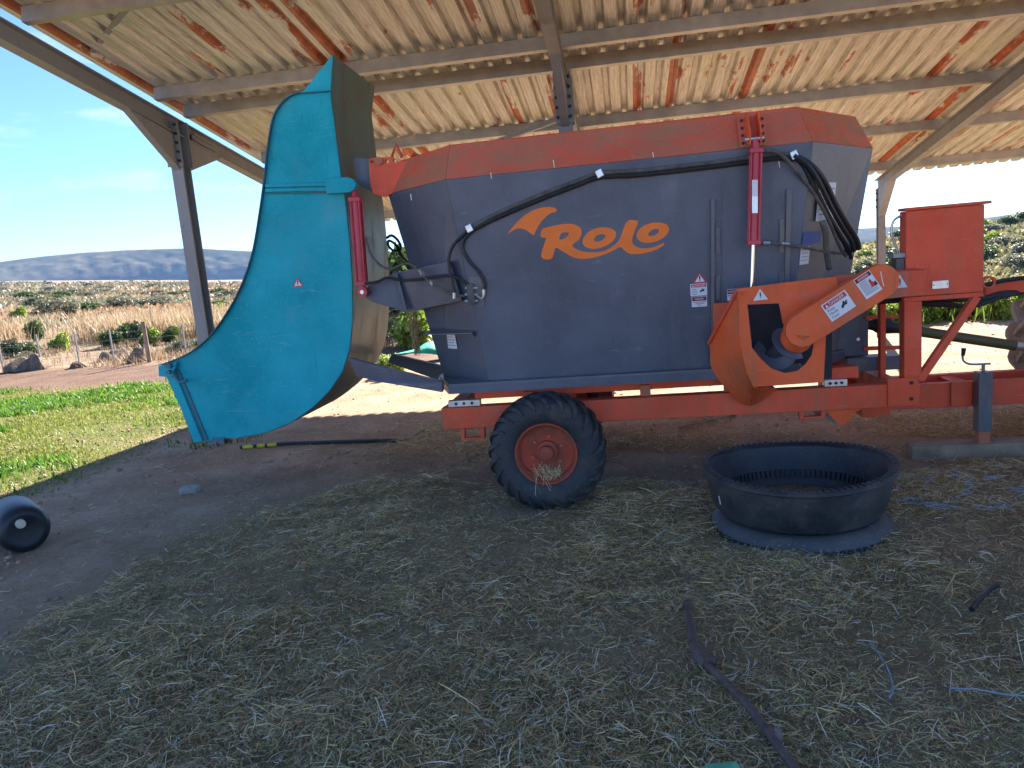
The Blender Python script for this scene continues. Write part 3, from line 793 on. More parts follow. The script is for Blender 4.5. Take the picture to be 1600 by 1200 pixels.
def fs(x0, y0, x1, y1, kind, off=.004, tilt=0.0):
    a = onface(x0, y1, off); b = onface(x1, y1, off); c = onface(x0, y0, off)
    sticker(a, UX, UV, (b - a).length, (c - a).length, kind)
fs(1082, 426, 1105, 443, 'triangle'); fs(1079, 444, 1105, 463, 'hands'); fs(1081, 464, 1105, 480, 'danger')
cu = (LV['band'][1] - LV['band'][0]); cu.z = 0; cu.normalize()
cmid = lambda t, s: LV['bot'][0].lerp(LV['bot'][1], t).lerp(LV['band'][0].lerp(LV['band'][1], t), s)
cv = (cmid(.5, 1) - cmid(.5, 0)).normalized(); cv = (cv - cu * cv.dot(cu)).normalized()
sticker(cmid(.22, .175) + cu.cross(cv) * .006, cu, cv, .17, .125, 5)
# stickers on the right corner panel
ru = (LV['band'][3] - LV['band'][2]); ru.z = 0; ru.normalize()
rmid = lambda t, s: LV['bot'][2].lerp(LV['bot'][3], t).lerp(LV['band'][2].lerp(LV['band'][3], t), s)
rv = (rmid(.5, 1) - rmid(.5, 0)).normalized(); rv = (rv - ru * rv.dot(ru)).normalized(); rn = ru.cross(rv)
sticker(rmid(.17, .66) + rn * .012, ru, rv, .26, .24, 6)
sticker(rmid(.0, .47) + rn * .008, ru, rv, .13, .11, 4)
P0 = rmid(.0, .56) + rn * .009
MB().plate([[P0, P0 + ru * .27, P0 + ru * .27 + rv * .075, P0 + rv * .075]], rn * .001).build('blue_sticker', M['blue'], mixer)

# hydraulic cylinders
def cylinder(p, q, rod_end, r, nm, clev=True):
    """barrel from p to q, chromed rod on to rod_end"""
    p, q, rod_end = Vector(p), Vector(q), Vector(rod_end); t = (q - p).normalized()
    root = MB().tube([p, q], r, 16).build(nm, M['crimson'], mixer, True)
    s = t.cross(V(0, 1, 0)).normalized(); w = t.cross(s)
    for a in (-1, 1):
        for b in (-1, 1):
            o = s * (a * r * .92) + w * (b * r * .92)
            MB().tube([p + o, q + o], r * .2, 6).build('tie_rod', M['crimson'], root)
    for c in (p, q):
        MB().beam(c - t * r * .45, c + t * r * .45, r * 2.5, r * 2.5, s).build('end_block', M['crimson'], root, False, .003)
    return root
Ycy = 4.87
ca, cb, cc = at(1181, 236, Y=Ycy), at(1177, 379, Y=Ycy), at(1174, 470, Y=Ycy)
cyl = cylinder(ca, cb, cc, .031, 'door_cylinder')
MB().tube([cb, cc], .012, 12).build('piston_rod', M['chrome'], cyl, True)
tp_ = at(1180, 217, Y=Ycy)
MB().tube([ca, tp_], .02, 10).build('clevis', M['crimson'], cyl, True)
MB().tube([tp_ + V(-.06, 0, 0), tp_ + V(.05, 0, 0)], .012, 10).build('pin', M['alu'], cyl)
for dx, nm in ((-.035, 'clevis_plate'), (.028, 'clevis_plate')):
    a = at(1165, 183, Y=5.03) + V(dx + .05, 0, 0)
    MB().plate([[V(tp_.x + dx, 5.02, 2.40), V(tp_.x + dx, 4.97, 2.23), V(tp_.x + dx, 4.86, tp_.z - .03), V(tp_.x + dx, 4.84, tp_.z + .03), V(tp_.x + dx, 4.93, 2.41)]], (.008, 0, 0)).build(nm, M['red_fresh'], mixer)
bp = [at(1151, 184, Y=5.02), at(1196, 180, Y=5.02), at(1199, 226, Y=4.95), at(1155, 231, Y=4.95)]
bpl = MB().plate([bp], (0, -.01, 0)).build('bracket_plate', M['red_band'], mixer)
for i in range(4):
    for e in (.14, .86):
        p = (bp[0].lerp(bp[1], e)).lerp(bp[3].lerp(bp[2], e), .12 + .25 * i)
        MB().lathe([(0, -.013), (.009, -.013), (.009, -.004), (0, -.004)], p + V(0, -.008, 0), (0, 1, 0), 6).build('bolt', M['rubber'], bpl)
lb = [at(1175, 293 + i * 0, Y=Ycy - .04) for i in range(1)][0]
for (y0, y1, mt) in ((281, 307, 'white'), (307, 333, 'alu')):
    a, b, c, d = at(1175, y0, Y=Ycy - .036), at(1184, y0, Y=Ycy - .036), at(1184, y1, Y=Ycy - .036), at(1175, y1, Y=Ycy - .036)
    MB().plate([[a, b, c, d]], (0, .002, 0)).build('maker_label', M[mt], cyl)

# door guides on the side panel
fr = MB(); a, b = onface(1113, 311, .0), onface(1113, 580, .0)
fr.beam(a + V(0, -.018, 0), b + V(0, -.018, 0), .022, .036, (0, -1, .08)).build('door_guide', M['navy_dusty'], mixer, False, .002)
a, b = onface(1232, 296, .0), onface(1228, 470, .0)
MB().beam(a + V(0, -.012, 0), b + V(0, -.012, 0), .03, .024, (0, -1, .08)).build('door_guide', M['navy_dusty'], mixer, False, .002)
for x, y0, y1 in ((1121, 356, 398), (1121, 430, 468), (1221, 342, 395), (1221, 425, 462)):
    a, b = onface(x, y0, 0), onface(x, y1, 0)
    MB().beam(a + V(0, -.008, 0), b + V(0, -.008, 0), .03, .016, (0, -1, .08)).build('door_stop', M['navy_dusty'], mixer, False, .002)
# discharge door, slightly proud sheet
MB().plate([[onface(1128, 300, .004), onface(1215, 292, .004), onface(1214, 468, .004), onface(1128, 474, .004)]], (0, -.003, 0)).build('discharge_door', M['navy'], mixer)
fs(1136, 452, 1152, 470, 'danger', .012)

# hoses
def hose(pts, r, mat='hose', nm='hose', sub=6): return MB().tube(smooth_path(pts, sub), r, 8).build(nm, M[mat], mixer, True)
main = [(735, 358), (775, 335), (850, 303), (900, 284), (937, 271), (1000, 267), (1100, 256), (1170, 247), (1215, 241), (1240, 243)]
for k in (0, 1):
    o = k * 7
    hose([onface(x, y + o * (1 if x > 760 else .6), .018 + .004 * k) for x, y in main], .0135, 'hose_dusty' if k == 0 else 'hose')
hose([onface(x, y, .02) for x, y in ((735, 358), (712, 380), (703, 400), (703, 420), (708, 440), (711, 458))], .011)
hose([onface(x, y, .02) for x, y in ((738, 362), (726, 375), (724, 390), (734, 408), (750, 426), (757, 440), (758, 452))], .011)
for x, y in ((735, 357), (937, 272), (1239, 243)):
    c = onface(x, y, .022)
    MB().beam(c + V(-.02, 0, -.008), c + V(.02, 0, .008), .045, .05, (0, 0, 1)).build('hose_clamp', M['alu'], mixer, False, .004)
right_b = [(1240, 243), (1262, 258), (1280, 285), (1297, 320), (1315, 352), (1330, 376), (1334, 392)]
for k, (dx, dy, r) in enumerate(((0, 0, .017), (8, -3, .017), (-10, 6, .013), (-4, 12, .013))):
    pts = []
    for i, (x, y) in enumerate(right_b):
        Y = (4.935, 4.942, 4.975, 5.05, 5.12, 5.20, 5.24)[i] + .01 * k
        pts.append(at(x + dx * min(1, i / 2), y + dy * min(1, i / 2), Y=Y))
    hose(pts, r, 'hose')
hose([at(x, y, Y=Y) for x, y, Y in ((1190, 236, 4.9), (1215, 238, 4.9), (1240, 262, 4.92), (1270, 300, 5.0), (1295, 345, 5.1), (1312, 385, 5.2), (1322, 400, 5.25))], .012, 'hose_dusty')
hose([at(x, y, Y=Y) for x, y, Y in ((1186, 381, 4.87), (1205, 380, 4.88), (1240, 384, 4.93), (1280, 391, 5.05), (1312, 396, 5.2), (1330, 392, 5.3))], .009, 'hose_dusty', 'braided_hose')
MB().tube([at(1192, 380, Y=4.87), at(1203, 380, Y=4.87)], .013, 8).build('hose_fitting', M['alu'], mixer)
MB().tube([at(1220, 381, Y=4.90), at(1232, 382, Y=4.92)], .013, 8).build('hose_fitting', M['alu'], mixer)
hose([at(x, y, Y=Y) for x, y, Y in ((1285, 345, 5.04), (1290, 365, 5.05), (1292, 395, 5.1), (1296, 420, 5.15))], .02, 'hose_dusty', 'hose')
# valve block and its hoses
vp = MB().plate([[onface(733, 433, .003), onface(757, 433, .003), onface(757, 479, .003), onface(733, 479, .003)]], (0, -.008, 0)).build('valve_plate', M['navy_dusty'], mixer)
vb = MB().box(tuple(onface(734, 477, .05)), tuple(onface(741, 443, .012))).build('valve_block', M['hose_dusty'], mixer, False, .004)
for y in (450, 460, 470):
    MB().tube([onface(728, y, .03), onface(748, y, .03)], .009, 8).build('hose_fitting', M['alu'], vb)
MB().tube([onface(757, 452, .02), onface(757, 461, .02)], .012, 8).build('hose_fitting', M['alu'], mixer)
MB().tube([onface(711, 457, .02), onface(711, 466, .02)], .012, 8).build('hose_fitting', M['alu'], mixer)
hose([onface(757, 461, .02), onface(753, 466, .025), onface(745, 460, .03)], .007, 'alu', 'steel_pipe')
def lh(seq, r, mat='hose', nm='hose'): return hose([at(x, y, Y=Y) for x, y, Y in seq], r, mat, nm)
lh(((571, 372, 5.27), (580, 398, 5.25), (595, 415, 5.22), (612, 420, 5.20), (632, 412, 5.17), (645, 414, 5.14), (660, 428, 5.10), (674, 442, 5.06), (700, 456, 5.02), (722, 462, 5.0), (738, 458, 5.02)), .009, 'hose_dusty', 'hose')
lh(((570, 443, 5.25), (590, 440, 5.22), (605, 434, 5.20), (630, 438, 5.17), (662, 436, 5.10), (700, 431, 5.0), (722, 438, 4.99), (735, 450, 5.0)), .010, 'hose', 'hose')
for a, b in (((656, 422), (661, 430)), ((672, 438), (678, 446)), ((723, 438), (732, 446))):
    MB().tube([at(*a, Y=5.08), at(*b, Y=5.04)], .014, 8).build('hose_fitting', M['alu'], mixer)
lh(((604, 372, 6.0), (612, 368, 6.0), (622, 376, 6.0), (626, 388, 6.0), (616, 392, 6.0), (607, 384, 6.0), (608, 376, 6.0), (620, 384, 6.0), (628, 400, 5.9), (640, 412, 5.6)), .011, 'hose', 'hose')

# ---- discharge auger housing
YF, YB = 4.72, 4.985
fl = lambda pts, Y: [at(x, y, Y=Y) for x, y in pts]
outer = [(1151, 451), (1230, 441), (1308, 432), (1312, 462), (1296, 470), (1290, 500), (1291, 521), (1289, 560), (1287, 597), (1177, 605), (1166, 580), (1159, 554), (1155, 521), (1154, 485)]
hole = [(1168, 476), (1217, 474), (1223, 504), (1232, 520), (1262, 512), (1271, 525), (1271, 541), (1268, 555), (1260, 567), (1247, 579), (1227, 583), (1206, 576), (1188, 560), (1175, 543), (1171, 505)]
MB().plate([fl(outer, YF), fl(hole, YF)], (0, .006, 0)).build('auger_front_plate', M['red_fresh'], mixer)
Fp = fl([(1151, 453), (1154, 490), (1157, 530), (1163, 565), (1177, 604), (1200, 604)], YF + .008)
Bp = fl([(1108, 537), (1110, 548), (1112.5, 576), (1136, 608), (1172, 634), (1214, 608)], YB)
MB().strip(smooth_path(Fp, 5), smooth_path(Bp, 5)).build('auger_trough', M['red_fresh'], mixer, True, 0, .004)
MB().beam(at(1151, 456, Y=YF - .004), at(1107, 537, Y=YB - .01), .014, .02).build('trough_flange', M['red'], mixer)
MB().plate([fl([(1114, 474), (1150, 472), (1150, 560), (1114, 560)], 4.988)], (0, .006, 0)).build('outlet_side_plate', M['red'], mixer)
MB().plate([fl([(1152, 466), (1300, 455), (1300, 592), (1150, 600)], 5.012)], (0, .006, 0)).build('outlet_shade_plate', M['painted_shade'], mixer)  # solid dark plate, painted for the unlit inside of the outlet
MB().plate([fl([(1289, 436), (1310, 430), (1420, 423), (1420, 463), (1330, 474), (1300, 476)], 4.76)], (0, .05, 0)).build('drive_beam', M['red_band'], mixer, False, .003)
MB().box((at(1410, 440, Y=4.8).x, 4.81, at(1410, 463, Y=4.8).z), (1.75, 5.06, at(1410, 424, Y=4.8).z)).build('drive_beam', M['red'], mixer)
for x, y in ((1160, 458), (1313, 442), (1234, 497)):
    MB().lathe([(0, -.012), (.010, -.012), (.010, 0), (0, 0)], at(x, y, Y=YF), (0, 1, 0), 6).build('bolt', M['red'], mixer)
def face_sticker(x, y, Y, w, h, ang, kind):
    u = V(math.cos(ang), 0, math.sin(ang)); v = V(-math.sin(ang), 0, math.cos(ang))
    sticker(at(x, y, Y=Y), u, v, w, h, kind)
face_sticker(1177, 470, YF - .002, .085, .068, math.radians(2), 'triangle_plain')
face_sticker(1395, 451, 4.757, .08, .08, math.radians(2), 'triangle_plain')
# chain cover
YK = 4.57
k0, k1 = at(1255, 516, Y=YK), at(1377, 440, Y=YK); rr_ = .098
dv = (k1 - k0).normalized(); ang0 = math.atan2(dv.z, dv.x)
sta = [k0 + V(math.cos(ang0 + math.pi / 2 + t * math.pi / 12), 0, math.sin(ang0 + math.pi / 2 + t * math.pi / 12)) * rr_ for t in range(13)]
sta += [k1 + V(math.cos(ang0 - math.pi / 2 + t * math.pi / 12), 0, math.sin(ang0 - math.pi / 2 + t * math.pi / 12)) * rr_ for t in range(13)]
cov = MB().plate([sta], (0, .075, 0)).build('chain_cover', M['red_fresh'], mixer, False, .004)
MB().tube([k0 + V(0, .074, 0), at(1248, 524, Y=4.66), at(1244, 529, Y=4.71)], .092, 24).build('bearing_collar', M['red_fresh'], mixer, True)
face_sticker(1300, 503, YK - .002, .155, .115, ang0 + .03, 'hands')
face_sticker(1354, 468, YK - .002, .10, .135, ang0 + .03, 'danger_tall')
mk = smooth_path([at(1376, 424, Y=YK - .002), at(1378, 436, Y=YK - .002), at(1381, 447, Y=YK - .002)], 4)
MB().tube(mk, .003, 6).build('scratch', M['white'], cov)
# auger
ax0, ax1 = at(1246, 530, Y=4.70), at(1196, 560, Y=5.02)
ad = (ax1 - ax0).normalized(); au = ad.orthogonal().normalized(); aw = ad.cross(au)
aug = MB().tube([ax0, ax1], .042, 20).build('auger_shaft', M['navy'], mixer, True)
A_, B_ = [], []
for i in range(61):
    t = i / 60; th = 2 * math.pi * 1.6 * t + 2.2
    c = ax0.lerp(ax1, t * .95 + .03); d = au * math.cos(th) + aw * math.sin(th)
    A_.append(c + d * .04); B_.append(c + d * .118)
MB().strip(A_, B_).build('auger_flight', M['navy'], aug, True, 0, .006)
# ---- gearbox stand and oil tank
MB().box((1.712, 5.05, 1.215), (2.160, 5.16, 1.742)).build('oil_tank', M['red'], mixer, False, .006)
MB().box((1.705, 5.04, 1.744), (2.195, 5.17, 1.762)).build('tank_lid', M['red'], mixer, False, .003)
MB().box((1.70, 5.046, 1.185), (2.16, 5.09, 1.213)).build('stand_rail', M['red'], mixer, False, .003)
MB().box((1.705, 5.055, .669), (1.81, 5.15, 1.184)).build('stand_post', M['red'], mixer, False, .005)
MB().box((1.665, 5.38, .52), (1.70, 5.44, 1.184)).build('stand_post', M['red'], mixer, False, .004)
MB().beam((2.13, 5.075, 1.185), (1.80, 5.075, .68), .045, .05, (0, -1, 0)).build('stand_brace', M['red'], mixer, False, .003)
mp_ = MB().plate([[V(1.865, 5.044, 1.255), V(1.958, 5.044, 1.255), V(1.958, 5.044, 1.302), V(1.865, 5.044, 1.302)]], (0, .002, 0)).build('maker_plate', M['alu'], mixer)
for x in (1.872, 1.951): MB().lathe([(0, -.003), (.004, -.003), (.004, 0), (0, 0)], (x, 5.044, 1.279), (0, 1, 0), 6).build('rivet', M['rubber'], mp_)
MB().box((1.660, 5.06, 1.30), (1.709, 5.15, 1.46)).build('motor', M['hose_dusty'], mixer, False, .004)
MB().box((1.640, 5.05, 1.462), (1.709, 5.16, 1.49)).build('motor_cap', M['stone'], mixer, False, .003)
MB().tube(smooth_path([V(1.71, 5.12, 1.72), V(1.665, 5.12, 1.69), V(1.65, 5.12, 1.62), V(1.67, 5.12, 1.56), V(1.69, 5.12, 1.49)]), .008, 8).build('breather_pipe', M['alu'], mixer, True)
MB().plate([[at(1352, 494, Y=5.5), at(1405, 492, Y=5.5), at(1405, 497, Y=5.5), at(1352, 499, Y=5.5)]], (0, .02, 0)).build('guard_bar', M['red'], mixer)
MB().plate([[at(1350, 542, Y=5.5), at(1406, 540, Y=5.5), at(1406, 546, Y=5.5), at(1350, 548, Y=5.5)]], (0, .02, 0)).build('guard_bar', M['red'], mixer)
# hose boom to the tractor
MB().beam(at(1536, 452, Y=5.25), at(1680, 437, Y=5.25), .06, .085).build('hose_boom', M['red'], mixer, False, .005)
MB().lathe([(.028, -.012), (.040, -.012), (.040, .012), (.028, .012)], at(1544, 441, Y=5.2), (0, 1, 0), 20, True).build('hose_ring', M['red'], mixer, True)
lh(((1538, 447, 5.22), (1560, 440, 5.2), (1585, 436, 5.2), (1620, 432, 5.2), (1690, 425, 5.3)), .014)
for k, (d, s) in enumerate(((0, 0), (5, 4), (9, -3))):
    lh(((1345, 468 + s, 5.3), (1380, 468 + s, 5.3), (1420, 465 + d, 5.25), (1470, 468 + d, 5.2), (1520, 468 + d * 1.3 + s, 5.2), (1560, 462 + s, 5.2), (1610, 455, 5.25), (1700, 452, 5.3)), .013)
# pto shaft
pa, pb = at(1436, 519, Y=5.83), at(1586, 540, Y=5.83)
pd = (pb - pa).normalized()
sh0 = at(1352, 508, Y=5.83)
MB().tube([at(1404, 513, Y=5.83), pb], .037, 18).build('shaft_guard', M['olive'], mixer, True)
MB().tube([pb, pb + pd * .09], .03, 14).build('shaft_sleeve', M['alu'], mixer, True)
MB().tube([pb + pd * .09, pb + pd * .9], .025, 12).build('drive_shaft', M['steel'], mixer, True)
bel = [(sh0, .028), (at(1363, 508, Y=5.83), .04), (at(1370, 506, Y=5.83), .066), (at(1383, 508, Y=5.83), .066), (at(1392, 511, Y=5.83), .05), (at(1410, 514, Y=5.83), .032)]
MB().tube([p for p, r in bel], [r for p, r in bel], 14).build('shaft_bellows', M['rubber'], mixer, True)
MB().tube([V(1.62, 5.83, sh0.z), sh0], .028, 12).build('drive_shaft', M['steel'], mixer, True)
# ---- jack
jx0, jx1 = at(1526, 600, Y=5.60).x, at(1548, 600, Y=5.60).x
jt = at(1536, 580, Y=5.62).z
MB().box((jx0, 5.565, .19), (jx1, 5.652, jt)).build('jack_leg', M['navy_dusty'], mixer, False, .004)
MB().box((jx0 + .008, 5.573, .105), (jx1 - .008, 5.644, .19)).build('jack_foot', M['red_band'], mixer, False, .002)
jc = V((jx0 + jx1) / 2, 5.61, jt)
MB().tube([jc, jc + V(0, 0, .05)], .012, 8).build('jack_screw', M['steel'], mixer)
MB().tube(smooth_path([jc + V(.045, 0, .052), jc + V(-.06, 0, .054), at(1512, 568, Y=5.6), at(1505, 563, Y=5.6), at(1504, 555, Y=5.6)], 4), .0075, 8).build('crank_arm', M['steel'], mixer, True)
MB().tube([at(1504.5, 556, Y=5.6), at(1506, 544, Y=5.6)], [.011, .016], 10).build('crank_grip', M['rubber'], mixer, True)

# ---- teal loading scoop
YN, YR = 5.35, 6.24
Rc = [(520, 85), (516, 145), (523, 200), (530, 255), (540, 320), (546, 380), (550, 440), (550.5, 500), (546, 545), (535, 580), (515, 610), (490, 635), (455, 660), (415, 676), (370, 684), (345, 685)]
Lc = [(520, 85), (472, 145), (455, 151), (441, 163), (430, 182), (424, 208), (419, 245), (414, 290), (406, 345), (398, 390), (386, 430), (370, 466), (348, 502), (325, 530), (298, 551), (268, 564), (252, 569)]
def sc(pts, Y=YN): return [at(x, y, Y=YN) + V(0, Y - YN, 0) for x, y in pts]
scoop_out = Rc + [(336, 688), (309, 691)] + Lc[::-1][:-1]
MB().plate([sc(scoop_out)], (0, .008, 0)).build('scoop_side_plate', M['teal'], mixer)
far_pts = [p + V(0, YR - YN, -.04 if i == 0 else 0) for i, p in enumerate(sc(scoop_out))]
MB().plate([far_pts], (0, -.008, 0)).build('scoop_side_plate', M['teal'], mixer)
def sheet(pts, y0, y1, nm, mat, thick, drop=0):
    P = sc(pts)
    P = smooth_path(P[1:], 3); P = [sc(pts)[0]] + P
    A = [V(p.x, y0, p.z) for p in P]; B = [V(p.x, y1, p.z - (drop if i == 0 else 0)) for i, p in enumerate(P)]
    return MB().strip(A, B).build(nm, M[mat], mixer, True, 0, thick)
sheet(Rc, YN + .009, YR - .009, 'scoop_back_sheet', 'teal_worn', .006, .04)
sheet(Lc, YN + .009, YR - .009, 'scoop_front_sheet', 'teal', .006, .04)
LcR = Lc[1:]
A = smooth_path(sc(LcR, YN - .035), 3); B = smooth_path(sc(LcR, YN + .0), 3)
MB().strip(A, B).build('scoop_rim_flange', M['teal_rust'], mixer, True, 0, .006)
A = [at(x, y, Y=YN) + V(0, -.03, 0) for x, y in ((472, 146), (516, 143))]; B = [p + V(0, .03, 0) for p in A]
MB().strip(A, B).build('scoop_rim_flange', M['teal_rust'], mixer, False, 0, .006)
A = [at(x, y, Y=YN) + V(0, -.012, 0) for x, y in ((516, 145), (523, 200), (530, 255), (533, 280))]
MB().tube(A, .006, 6).build('scoop_edge_bead', M['teal'], mixer)
# mouth
mA, mB = at(253, 572, Y=YN), at(308, 691, Y=YN)
MB().strip([mA, mB], [mA + V(0, YR - YN, 0), mB + V(0, YR - YN, 0)]).build('scoop_gate', M['teal'], mixer, False, 0, .008)
MB().plate([[at(258, 574, Y=YN - .03), at(269, 574, Y=YN - .03), at(316, 689, Y=YN - .03), at(303, 692, Y=YN - .03)]], (0, .028, 0)).build('gate_flange', M['teal'], mixer, False, .003)
MB().plate([[at(270, 577, Y=YN - .012), at(279, 577, Y=YN - .012), at(325, 688, Y=YN - .012), at(316, 689, Y=YN - .012)]], (0, .010, 0)).build('gate_gap', M['teal_rust'], mixer)
MB().plate([[at(247, 572, Y=YN - .05), at(276, 566, Y=YN - .05), at(268, 590, Y=YN - .05), at(248, 588, Y=YN - .05)]], (0, .03, 0)).build('gate_hinge', M['teal'], mixer, False, .004)
for x, y, r in ((266, 571, .022), (266, 581, .016)):
    MB().lathe([(0, -.03), (r, -.03), (r, 0), (0, 0)], at(x, y, Y=YN - .05), (0, 1, 0), 12).build('gate_pin', M['teal_rust'], mixer)
MB().tube(smooth_path([at(268, 581, Y=YN - .06), at(276, 592, Y=YN - .07), at(283, 597, Y=YN - .07), at(292, 594, Y=YN - .09)], 4), .012, 8).build('gate_lever', M['teal_rust'], mixer, True)
MB().box(tuple(at(274, 572, Y=YN - .02)), tuple(at(279, 564, Y=YN))).build('gate_stop', M['teal'], mixer)
MB().plate([sc([(332, 684), (352, 683), (350, 689), (344, 690), (332, 688)], YN - .012)], (0, .01, 0)).build('latch_plate', M['teal_rust'], mixer)
# ribs and cylinder bracket
for y0, y1, nm, mt in ((286, 292, 'scoop_rib', 'teal'), (293.5, 299.5, 'scoop_rib', 'teal'), (299.6, 302, 'rib_rust', 'teal_rust')):
    MB().plate([sc([(416, y0 + 2), (520, y0 - 1), (520, y1 - 1), (416, y1 + 1)], YN - .022)], (0, .02, 0)).build(nm, M[mt], mixer, False, .002)
MB().plate([sc([(514, 280), (548, 278), (557, 281), (561, 288), (560, 297), (552, 302), (516, 304)], YN - .075)], (0, .07, 0)).build('cylinder_bracket', M['teal'], mixer, False, .006)
MB().lathe([(0, -.014), (.020, -.014), (.020, 0), (0, 0)], at(553, 289, Y=YN - .076), (0, 1, 0), 14).build('bracket_pin', M['teal'], mixer)
sp = sticker(at(457, 449, Y=YN - .002), V(1, 0, .02), V(-.02, 0, 1), .092, .068, 'triangle')
s0, s1, s2 = at(556, 312, Y=5.29), at(566, 443, Y=5.29), at(568, 456, Y=5.29)
cy2 = cylinder(s0, s1, s2, .034, 'scoop_cylinder')
MB().tube([s1, s2 + V(0, 0, -.01)], .022, 10).build('clevis', M['crimson'], cy2, True)
MB().lathe([(0, -.03), (.036, -.03), (.036, .03), (0, .03)], s2, (0, 1, 0), 20).build('clevis_eye', M['crimson'], cy2, True)
MB().lathe([(0, -.036), (.015, -.036), (.015, .0), (0, 0)], s2, (0, 1, 0), 14).build('pin', M['alu'], cy2)
MB().tube([s0, at(554, 298, Y=5.31)], .022, 10).build('clevis', M['crimson'], cy2, True)
# arms carrying the scoop
MB().plate([[at(566, 462, Y=5.33), at(575, 447, Y=5.33), at(606, 431, Y=5.30), at(615, 428, Y=5.30), at(633, 488, Y=5.28), at(616, 482, Y=5.29), at(580, 471, Y=5.32)]], (0, .10, 0)).build('lift_arm', M['navy'], mixer, False, .004)
MB().plate([[at(612, 427, Y=5.29), at(702, 408, Y=5.02), at(722, 470, Y=5.04), at(640, 487, Y=5.26), at(632, 488, Y=5.28)]], (0, .14, 0)).build('lift_arm_bracket', M['navy'], mixer, False, .004)
MB().plate([[at(618, 428, Y=5.24), at(621, 428, Y=5.24), at(636, 484, Y=5.22), at(633, 485, Y=5.22)]], (0, .03, 0)).build('weld_seam', M['navy'], mixer)
MB().plate([[at(546, 560, Y=5.335), at(691, 597, Y=5.0), at(691, 613, Y=5.0), at(600, 598, Y=5.2), at(556, 588, Y=5.335)]], (0, .05, 0)).build('scoop_arm', M['navy'], mixer, False, .003)
MB().plate([[at(612, 553, Y=6.25), at(700, 574, Y=6.3), at(700, 600, Y=6.3), at(606, 566, Y=6.25)]], (0, .05, 0)).build('scoop_arm', M['navy'], mixer, False, .003)
# red top hinge plate with holes
hp = [(576, 250), (580, 247), (612, 245), (622, 252), (640, 250), (640, 290), (600, 308), (583, 302), (578, 285)]
holes = [[(x + 3.2 * math.cos(t * .785), y + 3.2 * math.sin(t * .785)) for t in range(8)] for x, y in ((581, 252.5), (605, 252), (617, 251))]
MB().plate([fl(hp, 5.44)] + [fl(h, 5.44) for h in holes], (0, .03, 0)).build('hinge_plate', M['red'], mixer, False, 0)
MB().lathe([(0, -.02), (.028, -.02), (.028, 0), (0, 0)], at(593, 252, Y=5.44), (0, 1, 0), 16).build('hinge_pin', M['red_band'], mixer, True)
MB().plate([fl([(552, 247), (578, 248), (581, 300), (566, 292), (556, 275)], 5.48)], (0, .03, 0)).build('hinge_link', M['navy'], mixer)
MB().tube([at(612, 246, Y=5.55), at(619, 225, Y=5.55), at(628, 246, Y=5.55)], .012, 8).build('lifting_eye', M['red'], mixer, True)
MB().tube([at(643, 247, Y=5.75), at(648, 240, Y=5.75), at(655, 244, Y=5.75)], .012, 8).build('lifting_eye', M['red'], mixer, True)

# ------------------------------------------------------------------ things lying in the yard
def gz1(x, y): return float(gh(np.array([x]), np.array([y]))[0])
# feeding trough made of a cut tyre, standing on a second one
TC = V(.905, 4.42, 0)
R0 = .475
tr = thing('tyre_trough', 'black feed trough made from a big tyre turned inside out', 'trough', (TC.x, TC.y, .05))
TC = TC + V(0, 0, .02)
outp = [(.0, .075), (.36, .075), (.395, .085), (.425, .14), (.455, .23), (.475, .318), (.50, .335), (.522, .338), (.534, .326), (.534, .312), (.516, .300), (.500, .22), (.478, .13), (.448, .078), (.40, .058), (.0, .056)]
def warp(o, amp):
    for v in o.data.vertices:
        d = Vector((v.co.x - TC.x, v.co.y - TC.y)); a = math.atan2(d.y, d.x)
        k = amp * (math.sin(2 * a + .6) + .6 * math.sin(3 * a + 2) + .3 * math.sin(7 * a)) * max(0, v.co.z) / .3
        v.co.x += d.x * k; v.co.y += d.y * k; v.co.z += .008 * math.sin(2 * a + 1.3) * max(0, v.co.z) / .3
warp(MB().lathe(outp, TC, (0, 0, 1), 96).build('tub', M['tub'], tr, True), .012)
bd = MB()
for k in range(84):
    a = 2 * math.pi * k / 84; d = V(math.cos(a), math.sin(a), 0); t = V(-d.y, d.x, 0)
    c = TC + d * .512 + V(0, 0, .337)
    bd.add([c + d * i * .020 + t * j * .009 + V(0, 0, h) for h in (0, .007) for j in (-1, 1) for i in (-1, 1)], [(0, 2, 3, 1), (4, 5, 7, 6), (0, 1, 5, 4), (2, 6, 7, 3), (0, 4, 6, 2), (1, 3, 7, 5)])
    c = TC + d * .425 + V(0, 0, .165)
    bd.add([c + d * (i * .006 - .004 + h * .25) + t * j * .009 + V(0, 0, h) for h in (-.03, .012) for j in (-1, 1) for i in (-1, 1)], [(0, 2, 3, 1), (4, 5, 7, 6), (0, 1, 5, 4), (2, 6, 7, 3), (0, 4, 6, 2), (1, 3, 7, 5)])
o = bd.build('tread_blocks', M['tub'], tr); warp(o, .012); tag(o, kind='stuff')
MB().lathe([(0, .09), (.2, .10), (.33, .09), (.40, .08)], TC, (0, 0, 1), 40).build('feed_remains', M['haydirt'], tr, True)
for x, y, l_ in ((1123, 775, .05), (1216, 700, .03), (1230, 703, .02), (1343, 716, .03), (1352, 713, .05), (1358, 720, .045), (1363, 712, .03), (1318, 790, .012)):
    p = at(x, y, z=.25 if y > 760 else .29)
    MB().beam(p, p + V(.008, .002, -l_), .006, .004).build('paint_splash', M['white'], tr)
br = thing('flattened_tyre', 'flattened dusty tyre ring lying under the feed trough', 'tyre', (TC.x, TC.y, 0))
MB().lathe([(.30, .0), (.30, .05), (.40, .058), (.44, .052), (.475, .036), (.492, .018), (.497, -.03), (.3, -.03)], TC + V(.0, -.05, .0), (0, 0, 1), 80, True).build('ring', M['tyre_grey'], br, True)
rb = MB()
